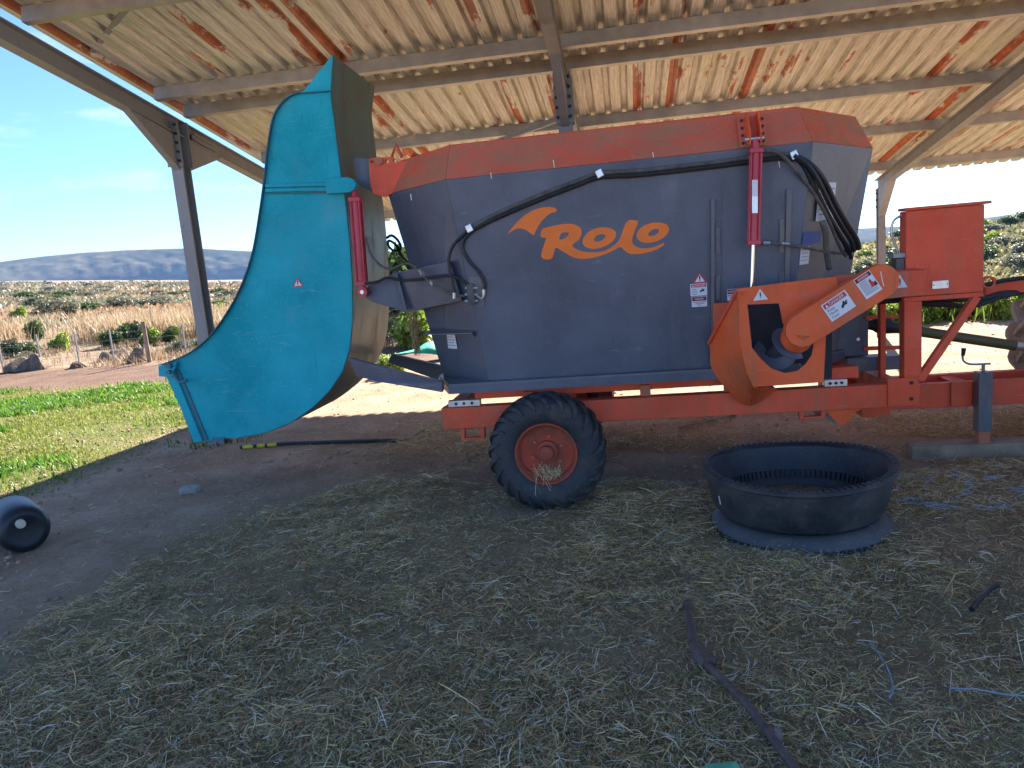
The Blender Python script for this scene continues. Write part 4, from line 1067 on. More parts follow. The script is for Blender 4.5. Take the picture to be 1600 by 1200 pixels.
for k in range(70):
    a = 2 * math.pi * k / 70; d = V(math.cos(a), math.sin(a), 0); t = V(-d.y, d.x, 0)
    c = TC + V(0, -.05, 0) + d * .493 + V(0, 0, .0)
    rb.add([c + d * i * .006 + t * j * .012 + V(0, 0, h) for h in (-.03, .014) for j in (-1, 1) for i in (-1, 1)], [(0, 2, 3, 1), (4, 5, 7, 6), (0, 1, 5, 4), (2, 6, 7, 3), (0, 4, 6, 2), (1, 3, 7, 5)])
tag(rb.build('tread_blocks', M['tyre'], br), kind='stuff')

# plank under the jack
pk0, pk1 = V(1.94, 5.66, .03), V(3.3, 5.58, .05)
plk = MB().beam(pk0 + V(0, 0, .02), pk1 + V(0, 0, .02), .16, .10).build('plank', M['wood'], None, False, .006)
tag(plk, 'weathered brown timber baulk on the ground under the jack', 'plank')
# plastic drum lying on its side
dr = thing('plastic_drum', 'black plastic drum with cream cap lying at the left edge', 'drum', (-4.25, 4.55, 0))
dc = at(40, 834, Y=4.22); dax = V(-.78, .63, 0).normalized()
dR = .16
dc.z = dR + .005
MB().lathe([(0, -.012), (.085, -.014), (.100, -.020), (.120, -.018), (.138, -.006), (.152, .02), (dR, .06), (dR, .40), (.14, .44), (.1, .46), (0, .46)], dc, dax, 40).build('drum_body', M['drum'], dr, True)
cc_ = dc + V(dax.y, -dax.x, 0) * -.02 + V(0, 0, .055) - dax * .004
MB().lathe([(0, -.04), (.026, -.04), (.030, -.034), (.030, 0), (0, 0)], cc_, dax, 20).build('cap', M['cap'], dr, True)
# stones and paver
def rock(name, p, s, seed, mat, label, cat, flat=.6):
    bm = bmesh.new(); bmesh.ops.create_icosphere(bm, subdivisions=3, radius=1)
    r = random.Random(seed); axs = [(Vector((r.uniform(-1, 1), r.uniform(-1, 1), r.uniform(-1, 1))).normalized(), r.uniform(.55, .85)) for _ in range(11)]
    for v in bm.verts:
        for a, d in axs:
            e = v.co.dot(a)
            if e > d: v.co -= a * (e - d) * .9
        v.co = Vector((v.co.x * s[0], v.co.y * s[1], v.co.z * s[2]))
    me = bpy.data.meshes.new(name); bm.to_mesh(me); bm.free(); me.materials.append(M[mat])
    o = link(name, me); o.location = p; o.rotation_euler = (0, 0, r.uniform(0, 3)); tag(o, label, cat); return o
pv = at(297, 768, z=.0); gzv = gz1(pv.x, pv.y)
pvb = MB().plate([[V(-.075, -.045, 0), V(.06, -.05, 0), V(.085, .03, 0), V(.02, .06, 0), V(-.07, .045, 0)]], (0, 0, .055)).build('broken_paver', M['stone'], None, False, .008)
pvb.location = (pv.x, pv.y, gzv - .005); pvb.rotation_euler = (.04, -.05, .25); tag(pvb, 'grey broken paver lying on bare soil', 'paver')
sp_ = at(1213, 1137, z=.04); rock('stone', (sp_.x, sp_.y, gz1(sp_.x, sp_.y) + .02), (.035, .025, .028), 3, 'brownstone', 'small pale brown stone beside the rusty pipe', 'stone')
sp_ = at(188, 736, z=.0); rock('stone', (sp_.x, sp_.y, gz1(sp_.x, sp_.y) + .01), (.03, .03, .02), 9, 'brownstone', 'small dark stone on bare soil near the shadow edge', 'stone')
# rusty pipe in the foreground
def gp(x, y, h): 
    p = at(x, y, z=0); g = gz1(p.x, p.y) + h
    return at(x, y, z=g)
pp = thing('rusty_pipe', 'bent dark rusty pipe with a joint lying in the straw', 'pipe', tuple(gp(1072, 942, 0)))
q0, q1, q2, q3, q4 = gp(1074, 946, .055), gp(1083, 1005, .05), gp(1097, 1032, .05), gp(1165, 1098, .05), gp(1262, 1230, .045)
MB().tube([q0, q1], .0165, 14).build('pipe_arm', M['rustpipe'], pp, True)
MB().tube([q0 + (q0 - q1).normalized() * .012, q0 - (q0 - q1).normalized() * .016], .023, 14).build('pipe_collar', M['rustpipe'], pp, True)
MB().tube([q1, q1.lerp(q2, .5), q2, q2.lerp(q3, .12)], [.022, .028, .026, .019], 14).build('pipe_joint', M['rustpipe'], pp, True)
MB().tube([q2 + V(-.01, 0, 0), q2 + V(.052, -.004, -.004)], [.02, .023], 14).build('pipe_stub', M['rustpipe'], pp, True)
MB().lathe([(0, 0), (.017, 0), (.017, .004), (0, .004)], q2 + V(.0495, -.004, -.003), (1, -.08, -.08), 14).build('stub_shade_disc', M['rubber'], pp)  # black disc painted for the shade inside the open pipe end
MB().tube(smooth_path([q2.lerp(q3, .1), q3, q4], 6), .0150, 14).build('pipe_length', M['rustpipe'], pp, True)
# black hose with a yellow banded end
def ground_tube(seq, r, h=.02, sub=6):
    return smooth_path([gp(x, y, h) for x, y in seq], sub)
hs = thing('ground_hose', 'dark hose with yellow banded end lying behind the scoop', 'hose', tuple(gp(376, 699, 0)))
MB().tube(ground_tube(((376, 699), (450, 693), (540, 690), (620, 688)), .02), .018, 8).build('hose_length', M['hose'], hs, True)
MB().tube(ground_tube(((620, 688), (636, 687), (648, 680), (664, 672)), .02), .006, 6).build('wire_tail', M['hose'], hs, True)
for a, b in ((380, 396), (402, 414), (418, 432)):
    MB().tube([gp(a, 699 - (a - 376) * .08, .021), gp(b, 699 - (b - 376) * .08, .021)], .0195, 8).build('yellow_band', M['ytape'], hs, True)
st = MB().tube(ground_tube(((1062, 668), (1100, 659), (1150, 648)), .0, .02), .012, 6).build('stick', M['wood'], None, True); tag(st, 'thin dark stick on the straw behind the trough', 'stick')
hb = MB().tube(ground_tube(((1518, 952), (1532, 935), (1545, 922), (1558, 914)), .0, .04), .012, 8).build('hose_offcut', M['hose'], None, True); tag(hb, 'short curved black hose offcut lying in the straw', 'hose')
gs = MB().plate([[gp(1090, 1203, .05), gp(1110, 1194, .06), gp(1150, 1191, .06), gp(1158, 1203, .05), gp(1150, 1240, .05), gp(1085, 1235, .05)]], (0, 0, .003)).build('green_scrap', M['scrap'], None); tag(gs, 'scrap of green plastic at the bottom edge of the picture', 'scrap')
tw = thing('baling_twine', 'tangle of blue baling twine on the hay beside the trough', 'twine', tuple(gp(1500, 790, 0)))
for k in range(16):
    x, y = random.uniform(1390, 1590), random.uniform(738, 800)
    pts = [(x + random.uniform(-35, 35) * i / 2, y + random.uniform(-8, 8) * i / 1.5) for i in range(-2, 3)]
    MB().tube(ground_tube(pts, 0, .05 + random.uniform(0, .03), 4), .0028, 4).build('strand', M['twine'], tw)
for nm, seq in (('blue twine strand at the right edge of the straw', ((1485, 1075), (1530, 1078), (1570, 1085), (1610, 1087))), ('thin dark twine curving over the foreground straw', ((1360, 1005), (1385, 1040), (1395, 1075), (1390, 1090)))):
    o = MB().tube(ground_tube(seq, 0, .055, 5), .003, 5).build('twine', M['twine'], None); tag(o, nm, 'twine')

# ------------------------------------------------------------------ tractor hitched to the mixer
tx = thing('tractor', 'tractor with muddy deep-lugged rear tyre at the right edge', 'tractor', (3.75, 5.85, 0))
def tractor_wheel(Yc):
    c = V(3.74, Yc, .70); Rr = .70; w = .19
    wh = bpy.data.objects.new('rear_wheel', None); COL.objects.link(wh); put(wh, tx)
    tp = [(.36, -.15), (.42, -.18), (.52, -.19), (.60, -.17), (.64, -.10), (.65, 0), (.64, .10), (.60, .17), (.52, .19), (.42, .18), (.36, .15)]
    put(MB().lathe(tp, c, (0, 1, 0), 56).build('tyre', M['mud'], None, True), wh)
    lm = MB(); N = 20
    for side in (-1, 1):
        for k in range(N):
            a0 = 2 * math.pi * (k + (.5 if side > 0 else 0)) / N
            rows = []
            for r, t, da, hw in ((.56, .185, 0, .03), (.66, .18, .05, .035), (.715, .13, .12, .032), (.715, .06, .20, .03), (.71, -.01, .27, .026)):
                rows.append([c + V(math.cos(a0 + da + s * hw / r) * R, side * t, math.sin(a0 + da + s * hw / r) * R) for s, R in ((-1.3, r - .09), (-.8, r), (.8, r), (1.3, r - .09))])
            vs_ = [p for rw in rows for p in rw]; f_ = []
            for i in range(len(rows) - 1):
                for j in range(4): f_.append((i * 4 + j, i * 4 + (j + 1) % 4, i * 4 + 4 + (j + 1) % 4, i * 4 + 4 + j))
            f_ += [(0, 1, 2, 3), tuple(len(vs_) - 4 + i for i in range(4))]
            lm.add(vs_, f_)
    put(lm.build('tread_lugs', M['mud'], None), wh)
    put(MB().lathe([(.37, -.14), (.35, -.15), (.33, -.10), (.30, -.02), (.12, .0), (.10, -.05), (0, -.05)], c, (0, 1, 0), 36).build('wheel_rim', M['red_band'], None, True), wh)
tractor_wheel(6.55); tractor_wheel(5.15)
MB().box((3.64, 5.3, .6), (3.84, 6.4, .82)).build('axle_housing', M['steel'], tx, False, .02)
MB().box((3.62, 5.65, .55), (5.6, 6.05, 1.15)).build('gearbox', M['steel'], tx, False, .03)
MB().box((4.3, 5.62, 1.16), (5.7, 6.08, 1.62)).build('bonnet', M['red'], tx, False, .06)

# ------------------------------------------------------------------ loose straw, chaff and grass
def strips(name, P, mat, tint, label, kind='stuff'):
    """P: (n, k, 2, 3) ribbon points"""
    n, k = P.shape[:2]
    vs_ = P.reshape(-1, 3).astype(np.float32)
    base = (np.arange(n) * k * 2)[:, None, None]
    s = np.arange(k - 1)[None, :, None] * 2
    q = base + s + np.array([0, 1, 3, 2])[None, None, :]
    q = q.reshape(-1, 4).astype(np.int32)
    me = bpy.data.meshes.new(name)
    me.vertices.add(len(vs_)); me.vertices.foreach_set('co', vs_.ravel())
    me.loops.add(q.size); me.loops.foreach_set('vertex_index', q.ravel())
    me.polygons.add(len(q)); me.polygons.foreach_set('loop_start', np.arange(0, q.size, 4, dtype=np.int32))
    me.update(calc_edges=True); me.validate()
    c = np.repeat(np.concatenate([tint, np.ones((n, 1))], 1), k * 2, axis=0).astype(np.float32)
    ca = me.color_attributes.new('tint', 'FLOAT_COLOR', 'POINT'); ca.data.foreach_set('color', c.ravel())
    me.materials.append(mat)
    if label is None: return me
    return tag(link(name, me), label, kind=kind)
def stalks(x, y, L, w, lift, pitch_sd, bend, k=4, heading=None):
    n = len(x)
    th = rng.uniform(0, 2 * math.pi, n) if heading is None else heading
    pit = np.abs(rng.normal(0, pitch_sd, n)); cv = rng.normal(0, bend, n)
    t = np.linspace(-.5, .5, k)[None, :]
    a = th[:, None] + cv[:, None] * t * 2
    px = x[:, None] + np.cumsum(np.cos(a), 1) * L[:, None] / k; py = y[:, None] + np.cumsum(np.sin(a), 1) * L[:, None] / k
    px -= (px.mean(1) - x)[:, None]; py -= (py.mean(1) - y)[:, None]
    sag = rng.normal(0, .12, n)
    pz = (gh(x, y) + lift)[:, None] + (t + .5) * (L * np.sin(pit))[:, None] + (.25 - t ** 2) * (L * np.abs(sag))[:, None]
    wx, wy = -np.sin(a), np.cos(a)
    tw = rng.normal(0, .8, n)[:, None]
    hw = (w / 2)[:, None] * np.array([1, 1, 1, .6][:k])[None, :]
    A = np.stack([px + wx * hw * np.cos(tw), py + wy * hw * np.cos(tw), pz + hw * np.sin(tw)], -1)
    B = np.stack([px - wx * hw * np.cos(tw), py - wy * hw * np.cos(tw), pz - hw * np.sin(tw)], -1)
    return np.stack([A, B], 2)
def scatter(n, x0, x1, y0, y1, dens):
    x = rng.uniform(x0, x1, n * 3); y = rng.uniform(y0, y1, n * 3)
    k = rng.uniform(0, 1, n * 3) < dens(x, y); return x[k][:n], y[k][:n]
def near_w(y): return np.clip((2.3 / np.maximum(y, .6)) ** .8, .25, 1)
def hay_d(x, y):
    h = inpoly(x + (fbm(x, y, 1.6, 3, 61) - .5) * .9, y + (fbm(x, y, 1.6, 3, 67) - .5) * .9, HAY)
    cl = sstep(.36, .66, fbm(x, y, 1.7, 4, 71))
    thin = inpoly(x, y, THIN) * sstep(.46, .62, fbm(x, y, 1.4, 3, 73)) * .55
    stray = .028 * (np.hypot(x, y) < 9) * (y < 8.2)
    vis = np.abs(x + .16 * y) < .78 * y + .8
    return np.maximum(np.maximum(h * (.18 + .82 * cl), thin), stray) * vis
def straw_tint(n, green=.3, white=.18):
    c = np.tile(np.array([[1.08, .90, .66]]), (n, 1)) * rng.uniform(.55, 1.15, (n, 1))
    g = rng.uniform(0, 1, n)
    c[g < green] = np.array([.62, .64, .42]) * rng.uniform(.4, 1.0, ((g < green).sum(), 1))
    wv = g > 1 - white; c[wv] = np.array([1.08, 1.12, 1.35]) * rng.uniform(.8, 1.05, (wv.sum(), 1))
    br_ = (g > .5) & (g < .62); c[br_] = np.array([.75, .50, .36]) * rng.uniform(.5, 1.0, (br_.sum(), 1))
    return c
n = 150000
x, y = scatter(n, -4.5, 5.0, 1.1, 8.2, hay_d)
n = len(x)
L = rng.gamma(2.2, .024, n) + .015
P = stalks(x, y, L, np.where(rng.uniform(0, 1, n) < .25, rng.uniform(.0026, .0044, n), rng.uniform(.0012, .0026, n)), rng.uniform(0, .035, n) * hay_d(x, y), .16, .55)
strips('straw', P, M['straw'], straw_tint(n), 'loose straw and hay stalks strewn over the shed floor')
n = 230000
x, y = scatter(n, -4.0, 5.0, 1.1, 6.5, lambda a, b: hay_d(a, b) * near_w(b))
n = len(x)
P = stalks(x, y, rng.uniform(.008, .04, n), rng.uniform(.0016, .0042, n), rng.uniform(0, .028, n), .3, .7, 2)
strips('chaff', P, M['straw'], straw_tint(n, .5, .08) * .75, 'fine green and brown chaff under the straw')
# crumbs and clods on the bare soil
def clods(n, dens, s0, s1, x0, x1, y0, y1):
    x, y = scatter(n, x0, x1, y0, y1, dens); n = len(x); sz = rng.uniform(s0, s1, n) * rng.uniform(.4, 1, n)
    o8 = np.array([[1, 0, 0], [0, 1, 0], [-1, 0, 0], [0, -1, 0], [0, 0, .8], [0, 0, -.5]])
    P = o8[None] * sz[:, None, None] * rng.uniform(.6, 1.4, (n, 6, 1))
    a = rng.uniform(0, 6.28, n); c_, s_ = np.cos(a)[:, None], np.sin(a)[:, None]
    Q = np.stack([P[..., 0] * c_ - P[..., 1] * s_ + x[:, None], P[..., 0] * s_ + P[..., 1] * c_ + y[:, None], P[..., 2] + (gh(x, y) + sz * .15)[:, None]], -1)
    f8 = np.array([[0, 1, 4], [1, 2, 4], [2, 3, 4], [3, 0, 4], [1, 0, 5], [2, 1, 5], [3, 2, 5], [0, 3, 5]])
    F = (np.arange(n)[:, None, None] * 6 + f8[None]).reshape(-1, 3).astype(np.int32)
    me = bpy.data.meshes.new('soil_crumbs'); me.vertices.add(n * 6); me.vertices.foreach_set('co', Q.astype(np.float32).ravel())
    me.loops.add(F.size); me.loops.foreach_set('vertex_index', F.ravel()); me.polygons.add(len(F)); me.polygons.foreach_set('loop_start', np.arange(0, F.size, 3, dtype=np.int32))
    me.update(calc_edges=True); me.validate(); me.materials.append(M['clod'])
    return tag(link('soil_crumbs', me), 'loose crumbs of dry soil and grit on the bare ground', kind='stuff')
clods(26000, lambda a, b: (1 - .8 * inpoly(a, b, HAY)) * (.25 + .75 * sstep(.4, .65, fbm(a, b, 1.2, 3, 12))) * (np.abs(a + .16 * b) < .8 * b + .8) * np.where(b > 8.3, .12, 1), .004, .013, -8, 5.5, 1.6, 12)
clods(2600, lambda a, b: (1 - .85 * inpoly(a, b, HAY)) * (.15 + .85 * sstep(.45, .62, fbm(a, b, .8, 3, 14))) * (np.abs(a + .16 * b) < .8 * b + .8) * np.where(b > 8.3, .15, 1), .012, .032, -8, 5.5, 1.8, 12)
# raised tufts of pale hay
tufts = [(940, 860, .16, 900), (600, 850, .14, 260), (960, 790, .2, 500), (540, 1055, .18, 420), (700, 1010, .16, 260), (1290, 1090, .2, 420), (1480, 760, .35, 900), (1010, 950, .2, 300), (1150, 960, .2, 300), (860, 1080, .22, 400), (1500, 870, .3, 400), (620, 700, .3, 500), (400, 1130, .2, 300), (1150, 690, .6, 600), (1450, 660, .7, 600)]
xs, ys, ls = [], [], []
for px_, py_, s, k in tufts:
    c = at(px_, py_, z=.02)
    xs.append(rng.normal(c.x, s * 1.1, k)); ys.append(rng.normal(c.y, s * .75, k)); ls.append(rng.uniform(.01, .06, k) * np.exp(-((xs[-1] - c.x) ** 2 + (ys[-1] - c.y) ** 2) / s ** 2))
x, y, lf = np.concatenate(xs), np.concatenate(ys), np.concatenate(ls); n = len(x)
P = stalks(x, y, rng.gamma(3, .024, n) + .02, rng.uniform(.0014, .0036, n), lf, .16, .9)
strips('hay_tufts', P, M['straw'], straw_tint(n, .25, .15) * .95, 'raised tufts of pale hay on the shed floor')
# hay caught in the wheel rim and hanging from the arm
n = 200
a = rng.uniform(-2.2, -1.0, n); r_ = rng.uniform(.12, .18, n)
P = np.zeros((n, 4, 2, 3)); base = np.stack([WX + np.cos(a) * r_, 4.86 - rng.uniform(.03, .10, n), WZ + np.sin(a) * r_], 1)
dirs = rng.normal(0, 1, (n, 3)); dirs[:, 1] *= .4; dirs[:, 2] -= .1; dirs /= np.linalg.norm(dirs, axis=1)[:, None]
for k in range(4):
    c = base + dirs * (k * .016); P[:, k, 0] = c; P[:, k, 1] = c + np.array([.002, 0, .001])
P[:12, :, :, 2] -= np.linspace(0, .11, 4)[None, :, None]; P[:12, :, :, 1] -= .04
o = strips('caught_hay', P, M['straw'], straw_tint(n, .2, .2), None); tag(link('caught_hay', o), 'wisp of hay caught inside the wheel rim', kind='stuff')
n = 500; t = rng.uniform(0, 1, n)
top, bot_ = at(645, 488, Y=5.6), at(651, 546, Y=5.6)
c = np.array(top)[None] * (1 - t[:, None]) + np.array(bot_)[None] * t[:, None] + rng.normal(0, .018, (n, 3)) * (1.2 - t[:, None])
P = np.zeros((n, 4, 2, 3)); d = rng.normal(0, .6, (n, 3)); d[:, 2] = -1.2; d /= np.linalg.norm(d, axis=1)[:, None]
for k in range(4): P[:, k, 0] = c + d * k * .017; P[:, k, 1] = P[:, k, 0] + np.array([.003, 0, 0])
me = strips('hanging_hay', P, M['straw'], straw_tint(n, .2, .05) * .6, None); tag(link('hanging_hay', me), 'rope of matted hay hanging below the lift arm', kind='stuff')

# green weeds and grass on the sunlit strip at the left
def grass_d(x, y):
    nn = fbm(x, y, .8, 4, 21) - .5
    e = sstep(-4.6, -5.6, x + nn * 1.2) * sstep(12.9, 12.0, y + nn * .8) * sstep(4.7, 6.0, y + nn)
    return e * (.25 + .75 * sstep(.42, .62, fbm(x, y, .9, 4, 88)))
x, y = scatter(80000, -13, -3.9, 5.0, 13, grass_d); n = len(x)
def blades(x, y, Lm, wm, k=3, lean=.5, z=None):
    n = len(x); th = rng.uniform(0, 2 * math.pi, n); L = Lm * rng.uniform(.5, 1.2, n); ln = np.abs(rng.normal(0, lean, n)) + .1
    t = np.linspace(0, 1, k)[None]
    z0 = gh(x, y) if z is None else z
    hx = (L * np.sin(np.minimum(ln, 1.45)))[:, None] * t ** 1.4; hz = (L * np.cos(np.minimum(ln, 1.45)))[:, None] * t ** .9
    cx = x[:, None] + np.cos(th)[:, None] * hx; cy = y[:, None] + np.sin(th)[:, None] * hx; cz = z0[:, None] + hz - .005
    hw = (wm * rng.uniform(.6, 1.3, n))[:, None] / 2 * np.interp(np.linspace(0, 1, k), [0, .5, 1], [.6, 1, .15])[None]
    a = th + math.pi / 2 + rng.normal(0, .5, n)
    ox, oy = np.cos(a)[:, None] * hw, np.sin(a)[:, None] * hw
    return np.stack([np.stack([cx + ox, cy + oy, cz], -1), np.stack([cx - ox, cy - oy, cz], -1)], 2)
patch = fbm(x, y, 1.1, 4, 93) + rng.normal(0, .05, n)
big = patch > .60
P = blades(x, y, np.where(big, .085, .05), np.where(big, .024, .010), 3, .9)
tint = np.where(big[:, None], np.array([.8, 1.15, .8]), np.array([1.25, 1.1, 1.0])) * rng.uniform(.55, 1.25, (n, 1))
dry_ = rng.uniform(0, 1, n) < np.where(big, .04, .35); tint[dry_] = np.array([2.2, 1.5, 2.2]) * rng.uniform(.7, 1.1, (dry_.sum(), 1))
strips('grass', P, M['grass'], tint, 'short green grass and low weeds on the sunlit strip')
x, y = scatter(1500, -6.2, -4.0, 5.0, 9.5, lambda a, b: (fbm(a, b, 1.5, 3, 31) > .56) * 1.0); n = len(x)
strips('weeds', blades(x, y, .06, .014, 3, 1.0), M['grass'], np.array([[.8, 1., .9]]) * rng.uniform(.5, 1.1, (n, 1)), 'sparse green weeds in the shade by the scoop')

# ------------------------------------------------------------------ shrubs and trees
def leaf_cloud(n, clumps, leaf, seed, flat=1.0, shell=.5):
    r = np.random.default_rng(seed)
    w = np.array([c[3] ** 2 for c in clumps]); pick = r.choice(len(clumps), n, p=w / w.sum())
    C_ = np.array(clumps)[pick]
    d = r.normal(0, 1, (n, 3)); d /= np.linalg.norm(d, axis=1)[:, None]
    rad = (shell + (1 - shell) * r.uniform(0, 1, n) ** .6) * r.uniform(.8, 1.12, n)
    c = C_[:, :3] + d * (C_[:, 3] * rad)[:, None] * np.array([1, 1, flat])
    c[:, 2] = np.maximum(c[:, 2], .02)
    u = r.normal(0, 1, (n, 3)); u /= np.linalg.norm(u, axis=1)[:, None]
    v = np.cross(u, r.normal(0, 1, (n, 3))); v /= np.linalg.norm(v, axis=1)[:, None]
    s = leaf * r.uniform(.6, 1.4, n)[:, None]
    P = np.zeros((n, 3, 2, 3))
    for k, (t, ww) in enumerate(((-1, .15), (0, .55), (1, .1))):
        P[:, k, 0] = c + u * s * t + v * s * ww; P[:, k, 1] = c + u * s * t - v * s * ww
    tint = r.uniform(.55, 1.35, (n, 1)) * np.array([[1, 1, 1]]) * np.array([1, 1, 1]) + r.normal(0, .06, (n, 3))
    cl = r.uniform(.75, 1.2, len(clumps))[pick][:, None]
    return P, np.clip(tint * cl, .1, 2)
def bush_mesh(kind, seed):
    r = random.Random(seed)
    spec = {'bright': (1600, .075, 9, 1.0, 'leaf_bright'), 'mid': (2200, .06, 11, .9, 'leaf_mid'), 'olive': (1700, .05, 9, .8, 'leaf_olive'), 'dark': (1500, .06, 8, .85, 'leaf_dark')}[kind]
    cl = []
    for k in range(spec[2]):
        a = r.uniform(0, 6.28); d = r.uniform(.1, .62); s = r.uniform(.24, .46)
        cl.append((math.cos(a) * d, math.sin(a) * d, max(s * .7, r.uniform(.3, .95 - d * .6)), s))
    P, t = leaf_cloud(spec[0], cl, spec[1], seed, spec[3], .45)
    f = strips('foliage', P, M[spec[4]], t, None)
    mb = MB()
    for k in range(5):
        a = r.uniform(0, 6.28); e = V(math.cos(a) * .35, math.sin(a) * .35, r.uniform(.4, .7))
        mb.tube([V(0, 0, -.05), e * .5 + V(0, 0, .05), e], [.035, .022, .010], 5)
    me = bpy.data.meshes.new('stem'); me.from_pydata(mb.v, [], mb.f); me.materials.append(M['stem'])
    return f, me
BUSH = {k: [bush_mesh(k, s) for s in seeds] for k, seeds in {'bright': (1, 2), 'mid': (3, 4), 'olive': (5, 6), 'dark': (7, 8)}.items()}
def shrub(kind, p, sx, sz, label, group=None, v=0, sy=None, rot=None, name='shrub', cat='shrub'):
    f, s = BUSH[kind][v % 2]
    o = bpy.data.objects.new(name, None); COL.objects.link(o); o.empty_display_size = .1
    o.location = (p[0], p[1], gz1(p[0], p[1]) - .02); o.scale = (sx, sy or sx, sz); o.rotation_euler = (0, 0, random.uniform(0, 6.28) if rot is None else rot)
    for nm, me in (('foliage', f), ('stem', s)):
        c = bpy.data.objects.new(nm, me); COL.objects.link(c); c.parent = o
    return tag(o, label, cat, group)
def gpt(x, Y): # ground point below photo column x at depth Y
    return at(x, 500, Y=Y)
# left, beyond the fence
shrub('bright', gpt(92, 19.5), 0.41, 0.57, 'round bright green shrub standing alone beyond the wire fence')
shrub('mid', gpt(168, 20), 0.44, 0.55, 'mid green shrub just right of the round bright green one')
shrub('mid', gpt(190, 21), 0.49, 0.62, 'tall mid green shrub in the middle of the hedge row', v=1)
shrub('dark', gpt(213, 20.5), 0.42, 0.75, 'tallest darkest shrub of the hedge row behind the fence')
shrub('bright', gpt(236, 20), 0.42, 0.53, 'bright green shrub behind the dark fence post')
shrub('mid', gpt(262, 20.5), 0.42, 0.50, 'green shrub at the right end of the hedge row', v=1)
shrub('dark', gpt(8, 18.5), 0.47, 0.50, 'dark green shrub at the left edge beyond the fence', v=1)
shrub('mid', gpt(38, 19.0), 0.42, 0.38, 'low green shrub left of the round bright one')
shrub('mid', gpt(48, 23), 0.42, 0.70, 'upright green shrub behind the low shrubs on the left', v=1)
shrub('olive', gpt(30, 17.3), 0.36, 0.28, 'grey green low shrub close to the fence at far left')
shrub('bright', gpt(200, 16.9), 0.31, 0.20, 'low bright green clump at the foot of the fence', v=1)
shrub('olive', gpt(272, 17.2), 0.42, 0.38, 'pale olive shrub beside the scoop mouth')
shrub('olive', gpt(295, 17.8), 0.42, 0.40, 'pale olive shrub left of the steel post', v=1)
shrub('olive', gpt(345, 26), 0.62, 0.60, 'grey green shrub behind the steel post')
shrub('bright', gpt(350, 34), 0.68, 0.60, 'yellow green shrub between steel post and scoop', v=1)
shrub('bright', gpt(372, 36), 0.62, 0.50, 'small yellow green shrub next to the scoop edge')
shrub('bright', gpt(36, 36), 0.62, 0.75, 'light green bush out on the plain at the left')
shrub('olive', gpt(80, 40), 1.35, 0.95, 'wide grey thorn bush out on the plain')
shrub('olive', gpt(105, 42), 1.14, 0.95, 'grey thorn bush right of the wide one', v=1)
shrub('dark', gpt(114, 38), 0.36, 0.65, 'small dark bush beside the grey thorn bushes')
shrub('mid', gpt(140, 44), 1.25, 0.60, 'long low green bush on the plain')
shrub('olive', gpt(190, 48), 1.66, 0.80, 'broad grey bush on the plain behind the reeds')
shrub('olive', gpt(230, 50), 1.77, 0.85, 'broad grey bush on the plain left of the post', v=1)
# behind the scoop: garden shrubs and net
shrub('mid', at(640, 500, Y=19), 1.5, 2.3, 'large leafy garden shrub seen between scoop and hopper')
shrub('bright', at(665, 500, Y=23), 1.8, 3.0, 'pale green tree-like shrub behind the garden shrub', v=1)
shrub('bright', at(655, 530, Y=15.5), .75, .95, 'trimmed yellow green hedge plant behind the green net', v=1)
shrub('dark', at(640, 520, Y=16), .7, .9, 'dark leafed hedge plant behind the green net')
shrub('bright', at(617, 572, Y=11.4), .30, .36, 'small bright yellow green plant below the scoop arm')
shrub('bright', at(608, 572, Y=11.6), .28, .32, 'tiny yellow green plant left of the bright one', v=1)
A = [at(618, 553, Y=13.2), at(650, 545, Y=13.3), at(672, 534, Y=13.4), at(705, 540, Y=13.5), at(760, 538, Y=13.6)]
B = [at(620, 553, Y=13.0), at(650, 552, Y=12.9), at(674, 553, Y=12.8), at(705, 558, Y=12.8), at(760, 562, Y=12.8)]
nt = MB().strip(smooth_path(A, 4), smooth_path(B, 4)).build('shade_net', M['net'], None, True, 0, .004); nt.modifiers.remove(nt.modifiers['edges'])
tag(nt, 'sagging green shade net seen between scoop and hopper', 'net')
# right: weeds and hillside scrub
for k in range(17):
    xx = 1355 + k * 15.5 + random.uniform(-5, 5)
    if abs(xx - 1378) < 6: xx += 10
    shrub('bright', gpt(xx, 14.2 + random.uniform(-.5, .9)), random.uniform(.34, .5), random.uniform(.36, .56), 'leafy yellow green weed in the row behind the drive shaft', 'weeds in a row behind the drive shaft', k)
kinds = ['olive', 'mid', 'olive', 'bright', 'dark']
used = 0
for k in range(140):
    xx = random.uniform(1290, 1750); d = 58 + 76 * random.random() ** .8
    s = random.uniform(.7, 1.9); kd = ('olive', 'mid', 'olive', 'bright', 'dark')[k % 5]
    cn_ = {'olive': 'grey olive', 'mid': 'mid green', 'bright': 'yellow green', 'dark': 'dark green'}[kd]
    shrub(kd, gpt(xx, d), s * 1.2, s * .8, cn_ + (' scrub bush near the foot of the right-hand slope' if d < 95 else ' scrub bush far up the right-hand slope'), cn_ + (' scrub near the foot of the slope' if d < 95 else ' scrub far up the slope'), k)
for k in range(110):
    xx = random.uniform(-260, 420); d = 45 * (14 ** random.random())
    s = random.uniform(.6, 1.6) * (1 + d / 300)
    kd = kinds[k % 3] if k % 7 else 'dark'; s *= .75
    cn_ = {'olive': 'grey', 'mid': 'green', 'dark': 'dark'}[kd]; fr_ = 'nearer part of the dry plain' if d < 150 else 'far part of the dry plain'
    shrub(kd, gpt(xx, d), s * 1.3, s * .6, cn_ + ' thorn bush dotted over the ' + fr_, cn_ + ' thorn bushes on the ' + fr_, k)
